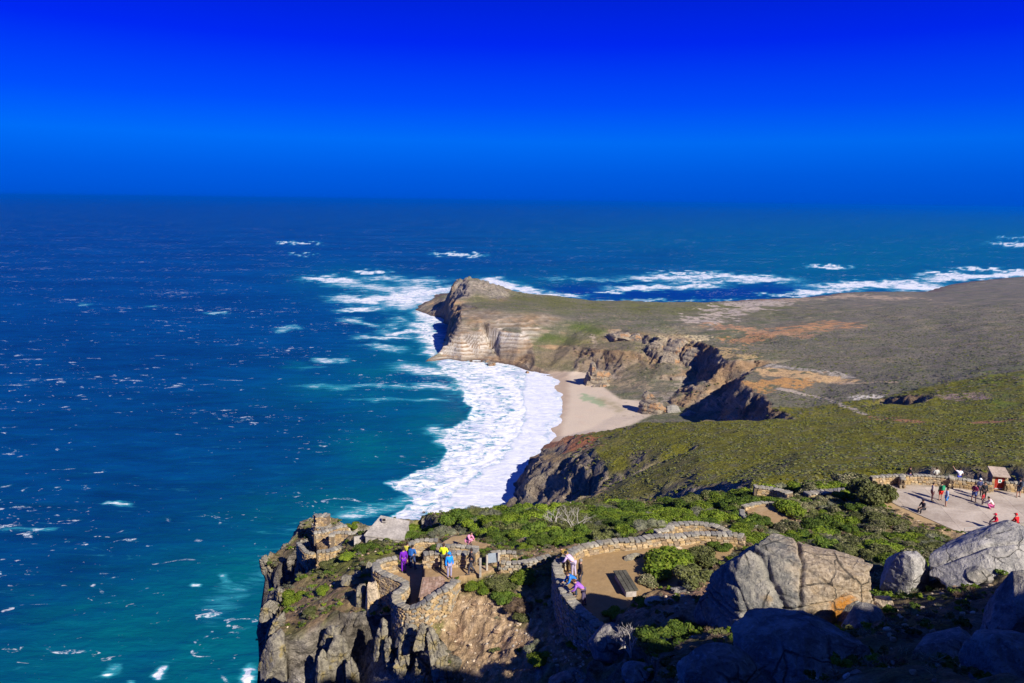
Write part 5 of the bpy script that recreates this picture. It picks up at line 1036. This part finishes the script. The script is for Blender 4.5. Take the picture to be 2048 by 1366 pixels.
# stone flags of the terrace
m = M_('terrace flag'); n = m.noise(m.pos(), 5, 5); oi = m.n('ShaderNodeObjectInfo').outputs['Random']; c = m.ramp(oi, [(0, (.30, .19, .14)), (.35, (.36, .25, .19)), (.7, (.26, .17, .12)), (1, (.40, .30, .23))], 'CONSTANT'); c = m.mix(1., c, m.ramp(n, [(.3, .65), (.7, 1.3)]), 'MULTIPLY'); m.bump(n, .4, .02); M_FLAG = m.col(c, .9)
flg = link('terrace_floor', mesh_np('terrace_bed', np.array([(*atb(a, b, 23.8)[:2], HC-23.8+.012) for a, b in [c2(640,690), c2(860,680), c2(880,800), c2(600,900)]]), np.array([[0, 1, 2, 3]]), tex('terrace bed', (.25, .17, .12)), False), kind='structure')
A0, A1, A2, A3 = [Vector(atb(*c2(*p), 23.8)) for p in ((655,700), (862,680), (876,795), (612,905))]
nu, nv = 7, 6
for i in range(nu):
    for j in range(nv):
        u0, u1, v0, v1 = (i+.03)/nu, (i+.97)/nu, (j+.03)/nv, (j+.97)/nv; f = lambda u, v: (A0*(1-u)+A1*u)*(1-v)+(A3*(1-u)+A2*u)*v
        bm = bmesh.new(); z = .03+random.uniform(0, .012); t = [f(*q) for q in ((u0, v0), (u1, v0), (u1, v1), (u0, v1))]; top = [bm.verts.new((p.x+random.uniform(-.02, .02), p.y+random.uniform(-.02, .02), HC-23.8+z)) for p in t]; bot = [bm.verts.new((p.co.x, p.co.y, HC-23.8+.005)) for p in top]
        bm.faces.new(top[::-1])
        for k in range(4): bm.faces.new((bot[k], top[k], top[(k+1) % 4], bot[(k+1) % 4]))
        bmobj('flagstone', bm, M_FLAG, flg)
# hut with the red door
b = Vector(atb(1997, 979, 26)); rz = R(-14); h = root('stone_hut', 'small stone hut with a red door and sloping roof at the far lookout wall', 'hut', b, rz)
bm = bmesh.new(); box(bm, (0, .55, .72), (1.15, 1.0, 1.45)); core_ = bmobj('wall', bm, M_MORT, h)
for s in (-1, 1):
    for k in range(7):
        for j in range(3):
            o = link('stone', random.choice(FACM), core_); o.location = (s*.56, .16+j*.36+(k % 2)*.08, .1+k*.2); o.scale = (.22, .36, .19)
        o = link('stone', random.choice(FACM), core_); o.location = (s*.53, .04, .1+k*.2); o.scale = (.24, .18, .19)
bm = bmesh.new(); box(bm, (0, 0, 0), (1.5, 1.6, .12), 0, Matrix.Translation((0, .45, 1.56)) @ Matrix.Rotation(R(16), 4, 'X')); bmobj('roof', bm, M_ROOF, h, .02)
bm = bmesh.new(); box(bm, (0, .02, .66), (.84, .07, 1.22)); dr = bmobj('door', bm, M_RED, h, .01)
bm = bmesh.new(); box(bm, (.02, -.03, .84), (.3, .02, .34)); e_ = bmobj('sign_plate', bm, M_WHITE, dr); bm = bmesh.new(); bmesh.ops.create_circle(bm, cap_ends=True, segments=16, radius=.10, matrix=Matrix.Translation((.02, -.046, .84)) @ Matrix.Rotation(R(90), 4, 'X')); bmobj('emblem', bm, M_GRN, dr)
bm = bmesh.new(); box(bm, (0, -.02, .1), (.7, .02, .05)); bmobj('door_strip', bm, M_WHITE, dr)
# rail on the near side of the paved lookout
r0 = Vector(atb(1928, 1066, 25.3)); r1 = Vector(atb(2004, 1058, 25.3)); rl = root('metal_rail', 'thin dark metal rail along the near edge of the paved lookout', 'rail', (r0+r1)/2)
bm = bmesh.new(); _tube(bm, [r0-(r0+r1)/2+Vector((0, 0, .4)), r1-(r0+r1)/2+Vector((0, 0, .4))], .022, 6); bmobj('rail', bm, M_STEEL, rl)
for t in (0, .33, .66, 1): bm = bmesh.new(); p = (r1-r0)*(t-.5); _tube(bm, [p+Vector((0, 0, -.5)), p+Vector((0, 0, .4))], .025, 6); bmobj('post', bm, M_STEEL, rl)
# information board
pa_ = Vector(atb(*c2(1298, 618), 23.8)); pb_ = Vector(atb(*c2(1416, 590), 23.8)); ib = root('information_board', 'grey information board on two wooden posts beside the path right of the terrace', 'information board', (pa_+pb_)/2)
d = pb_-pa_
for p in (pa_, pb_): bm = bmesh.new(); box(bm, tuple(p-(pa_+pb_)/2+Vector((0, 0, .45))), (.13, .13, 1.25), math.atan2(d.y, d.x)); bmobj('post', bm, M_POST, ib, .01)
bm = bmesh.new(); box(bm, (0, 0, .72), (d.length*.86, .05, .62), math.atan2(d.y, d.x), Matrix.Rotation(R(-14), 4, 'X')); bmobj('panel', bm, M_BOARD, ib, .008)
pc_ = Vector(atb(*c2(1232, 664), 23.7)); bm = bmesh.new(); box(bm, (0, 0, .5), (.14, .14, 1.3)); o = bmobj('wooden_post', bm, M_POST, None, .01, pc_); o['label'] = 'single wooden post left of the information board'; o['category'] = 'post'
# timber bench of the walkway
q0 = Vector(atb(*c3(815, 625), 21.6)); q1 = Vector(atb(*c3(940, 830), 21.6)); d = q1-q0; d.z = 0; bc = (q0+q1)/2; bn = root('bench', 'dark timber bench with two thick planks on a solid base beside the walkway', 'bench', (bc.x, bc.y, HC-22), math.atan2(d.y, d.x))
L = d.length
bm = bmesh.new(); box(bm, (0, 0, .18), (L*.94, .62, .40)); bmobj('base', bm, M_CONC, bn, .02)
for s in (-1, 0, 1): bm = bmesh.new(); box(bm, (0, s*.27, .425), (L, .25, .085)); bmobj('plank', bm, M_WOOD, bn, .012)
# concrete hut between the ruins and the terrace
hb = Vector(atb(*c1(1050, 345), 28.6)); ch = root('concrete_hut', 'small ruined grey concrete hut with a flat sloping roof among the green shrubs', 'hut', hb, R(-6))
bm = bmesh.new(); w = 1.6; dd = 1.3
vs = [bm.verts.new(v) for v in [(-w, -dd, -.8), (w, -dd, -.8), (w, dd, -.8), (-w, dd, -.8), (-w, -dd, .75), (w*.98, -dd, .5), (w*.9, dd, .95), (-w*.6, dd, 1.3)]]
for f in ((0, 1, 5, 4), (1, 2, 6, 5), (2, 3, 7, 6), (3, 0, 4, 7), (4, 5, 6), (4, 6, 7)): bm.faces.new([vs[i] for i in f])
bmobj('wall', bm, M_CONC, ch); 
bm = bmesh.new(); vs = [bm.verts.new(v) for v in [(-w*1.06, -dd*1.06, .78), (w*1.04, -dd*1.06, .53), (w*.96, dd*1.05, .99), (-w*.64, dd*1.05, 1.36)]]; f = bm.faces.new(vs); r = bmesh.ops.extrude_face_region(bm, geom=[f]); bmesh.ops.translate(bm, vec=(0, 0, .12), verts=[v for v in r['geom'] if isinstance(v, bmesh.types.BMVert)]); rf = bmobj('roof', bm, M_CONC, ch)
bm = bmesh.new(); box(bm, (-.45, .5, 1.5), (.42, .3, .42)); bmobj('chimney', bm, M_CONC, rf, .02); bm = bmesh.new(); box(bm, (-.45, .34, 1.55), (.26, .03, .2)); bmobj('vent', bm, M_DARK, rf)
bm = bmesh.new(); box(bm, (-2.1, -.5, -.05), (1.5, .14, .9), R(28)); bmobj('side_wall', bm, M_CONC, ch)

# ================================================================ PEOPLE
def skin_mesh(nm, V, E, rad, root_i=0, sub=1):
    me = bpy.data.meshes.new(nm); me.from_pydata([Vector(v) for v in V], E, []); o = bpy.data.objects.new('tmp', me); COL.objects.link(o)
    md = o.modifiers.new('s', 'SKIN'); md.use_smooth_shade = True
    for i, r in enumerate(rad): me.skin_vertices[0].data[i].radius = (r, r) if not isinstance(r, tuple) else r
    for i in range(len(V)): me.skin_vertices[0].data[i].use_root = (i == root_i)
    m2 = o.modifiers.new('u', 'SUBSURF'); m2.levels = sub; m2.render_levels = sub
    dg = bpy.context.evaluated_depsgraph_get(); out = bpy.data.meshes.new_from_object(o.evaluated_get(dg)); out.name = nm; bpy.data.objects.remove(o); return out
POSES = {}
def pose(name):
    """joints in metres, person faces -Y (towards the camera side); standing height 1.72"""
    if name in POSES: return POSES[name]
    J = dict(pel=(0, 0, .95), spi=(0, .0, 1.18), che=(0, .0, 1.38), nec=(0, 0, 1.50), hd=(0, -.01, 1.60), ht=(0, -.01, 1.70), sL=(.18, 0, 1.42), sR=(-.18, 0, 1.42), eL=(.24, .02, 1.14), eR=(-.24, .02, 1.14), wL=(.24, -.06, .90), wR=(-.24, -.06, .90),
             hL=(.10, 0, .92), hR=(-.10, 0, .92), kL=(.11, -.02, .50), kR=(-.11, -.02, .50), aL=(.11, 0, .09), aR=(-.11, 0, .09))
    def up(**k): J.update(k)
    if name == 'walk': up(kL=(.10, -.16, .51), aL=(.10, -.20, .10), kR=(-.10, .02, .50), aR=(-.10, .26, .13), eL=(.22, .14, 1.18), wL=(.22, .14, .95), eR=(-.22, -.10, 1.16), wR=(-.2, -.26, .98))
    if name == 'wide': up(kL=(.17, -.02, .5), aL=(.2, 0, .09), kR=(-.17, -.02, .5), aR=(-.2, 0, .09), eL=(.30, .02, 1.2), wL=(.16, -.16, 1.12), eR=(-.30, .02, 1.2), wR=(-.16, -.16, 1.12))
    if name == 'photo': up(eL=(.30, -.16, 1.38), wL=(.14, -.30, 1.56), eR=(-.30, -.16, 1.38), wR=(-.14, -.30, 1.56))
    if name == 'arm': up(eL=(.40, -.05, 1.52), wL=(.52, -.12, 1.74), eR=(-.28, .02, 1.18), wR=(-.3, -.14, .98))
    if name == 'lean': up(spi=(0, -.14, 1.14), che=(0, -.34, 1.26), nec=(0, -.45, 1.32), hd=(0, -.53, 1.38), ht=(0, -.58, 1.47), sL=(.18, -.38, 1.26), sR=(-.18, -.38, 1.26), eL=(.24, -.48, 1.0), eR=(-.24, -.48, 1.0), wL=(.18, -.66, .88), wR=(-.18, -.66, .88), kR=(-.11, .06, .5), aR=(-.11, .12, .09))
    if name == 'sit': 
        up(pel=(0, 0, .50), spi=(0, -.02, .72), che=(0, -.07, .92), nec=(0, -.10, 1.04), hd=(0, -.14, 1.14), ht=(0, -.16, 1.24), sL=(.18, -.08, .96), sR=(-.18, -.08, .96), eL=(.24, -.18, .72), eR=(-.24, -.18, .72), wL=(.14, -.38, .62), wR=(-.14, -.38, .62), hL=(.10, -.02, .48), hR=(-.10, -.02, .48), kL=(.14, -.44, .50), kR=(-.14, -.44, .50), aL=(.14, -.46, .09), aR=(-.14, -.40, .09))
    if name == 'crouch':
        up(pel=(0, .10, .34), spi=(0, .02, .54), che=(0, -.10, .72), nec=(0, -.18, .82), hd=(0, -.26, .90), ht=(0, -.30, .99), sL=(.18, -.12, .76), sR=(-.18, -.12, .76), eL=(.24, -.26, .56), eR=(-.24, -.26, .56), wL=(.10, -.46, .48), wR=(-.10, -.46, .48), hL=(.10, .08, .34), hR=(-.10, .08, .34), kL=(.17, -.28, .46), kR=(-.17, -.28, .46), aL=(.14, -.04, .09), aR=(-.14, -.04, .09))
    j = {k: Vector(v) for k, v in J.items()}
    N_ = ['pel', 'spi', 'che', 'nec', 'hd', 'ht', 'sL', 'eL', 'wL', 'sR', 'eR', 'wR', 'hL', 'kL', 'aL', 'hR', 'kR', 'aR']
    rad = [.125, .12, .13, .055, .095, .075, .06, .043, .028, .06, .043, .028, .09, .06, .038, .09, .06, .038]
    E = [(0, 1), (1, 2), (2, 3), (3, 4), (4, 5), (2, 6), (6, 7), (7, 8), (2, 9), (9, 10), (10, 11), (0, 12), (12, 13), (13, 14), (0, 15), (15, 16), (16, 17)]
    V = [j[k] for k in N_]
    for w, e, s in (('wL', 'eL', 1), ('wR', 'eR', -1)):       # palm, four fingers, thumb
        wi = N_.index(w); d = (j[w]-j[e]).normalized(); sd = d.cross(Vector((0, 0, 1)) if abs(d.z) < .8 else Vector((0, 1, 0))).normalized(); V.append(j[w]+d*.07); rad.append(.026); pi_ = len(V)-1; E.append((wi, pi_))
        for k, (l_, o_) in enumerate(((.075, -.026), (.085, -.009), (.08, .009), (.06, .026))):
            V.append(V[pi_]+d*.03+sd*o_*1.3); rad.append(.0085); E.append((pi_, len(V)-1)); V.append(V[-1]+d*l_*.6+Vector((0, -.02, -.012))); rad.append(.007); E.append((len(V)-2, len(V)-1))
        V.append(j[w]+d*.035+sd*-.045); rad.append(.009); E.append((wi, len(V)-1)); V.append(V[-1]+d*.035+sd*-.012); rad.append(.0075); E.append((len(V)-2, len(V)-1))
    for a in ('aL', 'aR'):
        ai = N_.index(a); V.append(j[a]+Vector((0, -.15, -.045))); rad.append(.036); E.append((ai, len(V)-1))
    body = skin_mesh('body', V, E, rad)
    head_c = (j['hd']+j['ht'])*.5; hdir = (j['ht']-j['nec']).normalized()
    bm = bmesh.new(); bm.from_mesh(body)      # nose and ears grown from the head
    bmesh.ops.create_icosphere(bm, subdivisions=1, radius=.017, matrix=Matrix.Translation(head_c+Vector((0, -.10, -.03))))
    for s in (-1, 1): bmesh.ops.create_icosphere(bm, subdivisions=1, radius=.024, matrix=Matrix.Translation(head_c+Vector((s*.09, 0, -.02))))
    bm.to_mesh(body); bm.free()
    def sub(keys, es, rr, nm): return skin_mesh(nm, [j[k] for k in keys], es, rr)
    top = sub(['pel', 'spi', 'che', 'nec', 'sL', 'eL', 'wL', 'sR', 'eR', 'wR'], [(0, 1), (1, 2), (2, 3), (2, 4), (4, 5), (5, 6), (2, 7), (7, 8), (8, 9)], [.155, .145, .155, .07, .085, .062, .045, .085, .062, .045], 'jacket')
    lp = lambda a, b, t: j[a].lerp(j[b], t)
    tee = skin_mesh('shirt', [j['pel'].lerp(j['spi'], .1), j['spi'], j['che'], j['nec'], j['sL'], lp('sL', 'eL', .75), j['sR'], lp('sR', 'eR', .75)], [(0, 1), (1, 2), (2, 3), (2, 4), (4, 5), (2, 6), (6, 7)], [.150, .142, .150, .065, .082, .066, .082, .066])
    trs = sub(['pel', 'hL', 'kL', 'aL', 'hR', 'kR', 'aR'], [(0, 1), (1, 2), (2, 3), (0, 4), (4, 5), (5, 6)], [.14, .108, .078, .056, .108, .078, .056], 'trousers')
    sho = skin_mesh('shorts', [j['pel'], j['hL'], lp('hL', 'kL', .85), j['hR'], lp('hR', 'kR', .85)], [(0, 1), (1, 2), (0, 3), (3, 4)], [.145, .112, .10, .112, .10])
    bm = bmesh.new(); bmesh.ops.create_icosphere(bm, subdivisions=3, radius=.108, matrix=Matrix.Translation(head_c+Vector((0, .012, .028))) @ Matrix.Diagonal((.93, 1.05, 1.0, 1)))
    bmesh.ops.delete(bm, geom=[v for v in bm.verts if v.co.y < head_c.y-.055 and v.co.z < head_c.z+.06], context='VERTS'); hair = bpy.data.meshes.new('hair'); bm.to_mesh(hair); bm.free()
    bm = bmesh.new(); bmesh.ops.create_icosphere(bm, subdivisions=3, radius=.118, matrix=Matrix.Translation(head_c+Vector((0, .01, .035))))
    bmesh.ops.delete(bm, geom=[v for v in bm.verts if v.co.z < head_c.z+.01 and v.co.y < head_c.y+.02], context='VERTS'); box(bm, tuple(head_c+Vector((0, -.14, .045))), (.15, .11, .012)); cap_ = bpy.data.meshes.new('cap'); bm.to_mesh(cap_); bm.free()
    shoe = bmesh.new()
    for a in ('aL', 'aR'): r = box(shoe, tuple(j[a]+Vector((0, -.07, -.05))), (.10, .27, .085))
    bmesh.ops.bevel(shoe, geom=list(shoe.edges), offset=.02, segments=1, affect='EDGES'); sh = bpy.data.meshes.new('shoes'); shoe.to_mesh(sh); shoe.free()
    cc_ = j['che']; pk = bmesh.new(); box(pk, tuple(cc_.lerp(j['spi'], .45)+Vector((0, .21, 0))), (.30, .17, .44)); bmesh.ops.bevel(pk, geom=list(pk.edges), offset=.04, segments=2, affect='EDGES'); bp_ = bpy.data.meshes.new('backpack'); pk.to_mesh(bp_); pk.free()
    coat = bmesh.new(); 
    for q in (body, hair, cap_, top, tee, trs, sho):
        for p in q.polygons: p.use_smooth = True
    ey = bmesh.new()
    for s in (-1, 1): bmesh.ops.create_icosphere(ey, subdivisions=1, radius=.011, matrix=Matrix.Translation(head_c+Vector((s*.033, -.088, .005))))
    eye = bpy.data.meshes.new('eyes'); ey.to_mesh(eye); ey.free(); coat.free()
    POSES[name] = dict(body=body, jacket=top, shirt=tee, trousers=trs, shorts=sho, hair=hair, cap=cap_, shoes=sh, backpack=bp_, eyes=eye, head=head_c, J=j); return POSES[name]
CLO = {}
def cloth(c):
    if c not in CLO: CLO[c] = tex('cloth', c, .12, 20, .2, .85)
    return CLO[c]
SK = simple('skin', (.42, .24, .17), .6); SK2 = simple('tanned skin', (.26, .14, .09), .6); EYE = simple('eye', (.03, .02, .02), .4)
def person(fx, fy, zb, ps, face, label, top, bottom, hair=(.03, .02, .015), upper='jacket', lower='trousers', h=1., shoes=(.05, .05, .05), pack=None, cap_=None, skin=None, raise_=0., hood=None):
    """fx, fy: image bearing of the feet; face: heading in degrees the person looks towards (0 = away to the right ... world angle)"""
    p = atb(fx, fy, zb); D = pose(ps); r = root('person', label, 'person', (p[0], p[1], p[2]+raise_), R(face)+math.pi/2); r.scale = (h, h, h)
    def part(nm, key, mat):
        o = link(nm, D[key], r)
        if not len(D[key].materials): D[key].materials.append(mat)
        o.material_slots[0].link = 'OBJECT'; o.material_slots[0].material = mat; return o
    part('body', 'body', skin or SK); part('eyes', 'eyes', EYE); part(upper, upper, cloth(top)); part(lower, lower, cloth(bottom)); part('shoes', 'shoes', cloth(shoes))
    if cap_: part('cap', 'cap', cloth(cap_))
    elif hood: part('hood', 'cap', cloth(hood))
    else: part('hair', 'hair', cloth(hair))
    if pack: part('backpack', 'backpack', cloth(pack))
    return r
# paved lookout
person(*c6(515, 320), 26, 'walk', 185, 'person in dark jacket and purple trousers walking along the far lookout wall', (.03, .035, .03), (.12, .09, .28), shoes=(.12, .06, .3))
person(*c6(865, 330), 26, 'wide', 95, 'person in pale grey shirt and dark trousers at the far lookout wall', (.42, .42, .38), (.04, .035, .025))
person(*c6(1172, 342), 26, 'arm', 75, 'person in white shirt and blue shorts raising one arm at the far wall', (.80, .78, .86), (.03, .05, .35), lower='shorts', upper='shirt')
person(*c6(818, 548), 26, 'stand', -20, 'person in grey beige top and dull red shorts, leftmost of three standing together', (.36, .31, .28), (.26, .10, .09), lower='shorts')
person(*c6(932, 542), 26, 'stand', 100, 'person with a green backpack and bright red shorts in the middle of the standing three', (.05, .09, .06), (.55, .03, .02), lower='shorts', pack=(.03, .27, .13))
person(*c6(1005, 622), 26, 'stand', 160, 'person in a pale blue top and bright blue shorts, right of the standing three', (.28, .32, .45), (.02, .22, .62), lower='shorts')
person(*c6(705, 705), 26, 'sit', 200, 'person in dark clothes sitting on the stone at the sandy left edge of the paving', (.05, .045, .055), (.03, .03, .04), raise_=-.05)
person(*c6(1375, 558), 26, 'wide', 200, 'person in dark red jacket and blue shorts in the right paving group', (.17, .02, .06), (.06, .09, .25), lower='shorts')
person(*c6(1440, 490), 26, 'wide', -80, 'person in a white cap and navy jacket behind the dark red jacket', (.04, .05, .12), (.06, .05, .06), cap_=(.8, .8, .8))
person(*c6(1505, 540), 26, 'stand', -100, 'person in a black top in the right hand group on the paving', (.02, .022, .03), (.04, .03, .03))
person(*c6(1492, 600), 26, 'stand', -60, 'small child in red in front of the person in black', (.40, .03, .04), (.07, .05, .07), h=.66)
person(*c6(1608, 655), 26, 'crouch', 150, 'person in white and pink crouching at the front of the right hand group', (.66, .55, .55), (.62, .12, .30), h=1.05)
person(*c6(1970, 502), 26, 'wide', 110, 'person in dark clothes with backpack and bare legs at the right paving edge', (.025, .03, .05), (.03, .04, .07), lower='shorts', pack=(.05, .06, .09), h=1.06)
person(*c6(1668, 935), 26, 'sit', 170, 'person in a crimson hooded top sitting on the near lookout edge with legs out', (.50, .02, .05), (.25, .22, .24), hood=(.5, .02, .05), raise_=.15)
person(*c6(1935, 965), 26, 'sit', 110, 'person in a red top sitting at the right edge just behind the long pale boulder', (.50, .015, .02), (.12, .02, .03), hood=(.5, .015, .02), raise_=.3)
# terrace
person(*c2(448, 636), 25.2, 'stand', 115, 'person in a long purple coat standing in the lookout pit, leftmost', (.14, .015, .36), (.14, .015, .36), h=1.02)
person(*c2(486, 570), 25.2, 'stand', 80, 'person in a yellow and maroon jacket half hidden behind the purple coat', (.48, .42, .06), (.16, .02, .07))
person(*c2(540, 600), 25.2, 'wide', 60, 'person in blue with a large blue backpack in the lookout pit', (.02, .10, .32), (.04, .06, .14), pack=(.03, .13, .42))
person(*c2(858, 600), 23.8, 'wide', 80, 'person in a bright yellow green jacket at the terrace back wall', (.62, .75, .02), (.05, .05, .05), hair=(.05, .03, .02))
person(*c2(915, 695), 23.8, 'stand', -60, 'person in a bright blue hooded jacket and lilac trousers on the terrace', (.01, .24, .80), (.30, .28, .42), hood=(.01, .24, .80))
person(*c2(1140, 655), 23.8, 'walk', -165, 'person in a black jacket walking onto the terrace beside the posts', (.03, .03, .04), (.05, .05, .07), skin=SK2)
person(*c2(1108, 356), 24.6, 'crouch', -30, 'person in pink bending down on the upper path behind the raised bed', (.66, .25, .40), (.60, .22, .36), h=1.0)
# walkway
person(*c3(338, 690), 22, 'lean', 150, 'person in a pale lilac top bending over the walkway wall', (.55, .42, .62), (.40, .34, .46), hair=(.02, .02, .02))
person(*c3(290, 630), 22, 'lean', 160, 'person in brown and yellow leaning over the walkway wall beyond the lilac top', (.30, .20, .04), (.12, .08, .04))
person(*c3(408, 790), 22, 'stand', 190, 'grey haired person in a dark brown jacket standing at the walkway wall', (.05, .035, .03), (.06, .06, .08), hair=(.22, .2, .18))
person(*c3(360, 880), 22, 'lean', 195, 'person in a bright blue jacket leaning on the walkway wall', (.02, .16, .50), (.03, .05, .1), hair=(.08, .04, .02))
person(*c3(440, 980), 22, 'lean', 170, 'person in purple jacket with brown hair leaning on the near walkway wall', (.32, .12, .50), (.10, .08, .14), hair=(.10, .04, .02))
person(1193, 842, 240-1.6, 'stand', 0, 'tiny dark walker on the beach', (.05, .05, .06), (.04, .04, .05)) if False else None
# ================================================================ AIR
bm = bmesh.new(); bmesh.ops.create_cube(bm, size=1); me = bpy.data.meshes.new('haze'); bm.to_mesh(me); bm.free()
hz = link('haze', me); hz['kind'] = 'stuff'; hz.scale = (250000, 250000, 300); hz.location = (0, 0, 120)
hm = bpy.data.materials.new('haze'); hm.use_nodes = True; t_ = hm.node_tree; t_.nodes.clear(); ho = t_.nodes.new('ShaderNodeOutputMaterial'); hv = t_.nodes.new('ShaderNodeVolumePrincipled')
hv.inputs['Color'].default_value = (.0, .20, .85, 1); hv.inputs['Density'].default_value = 3.5e-5; hv.inputs['Anisotropy'].default_value = .2; t_.links.new(hv.outputs[0], ho.inputs['Volume']); me.materials.append(hm)
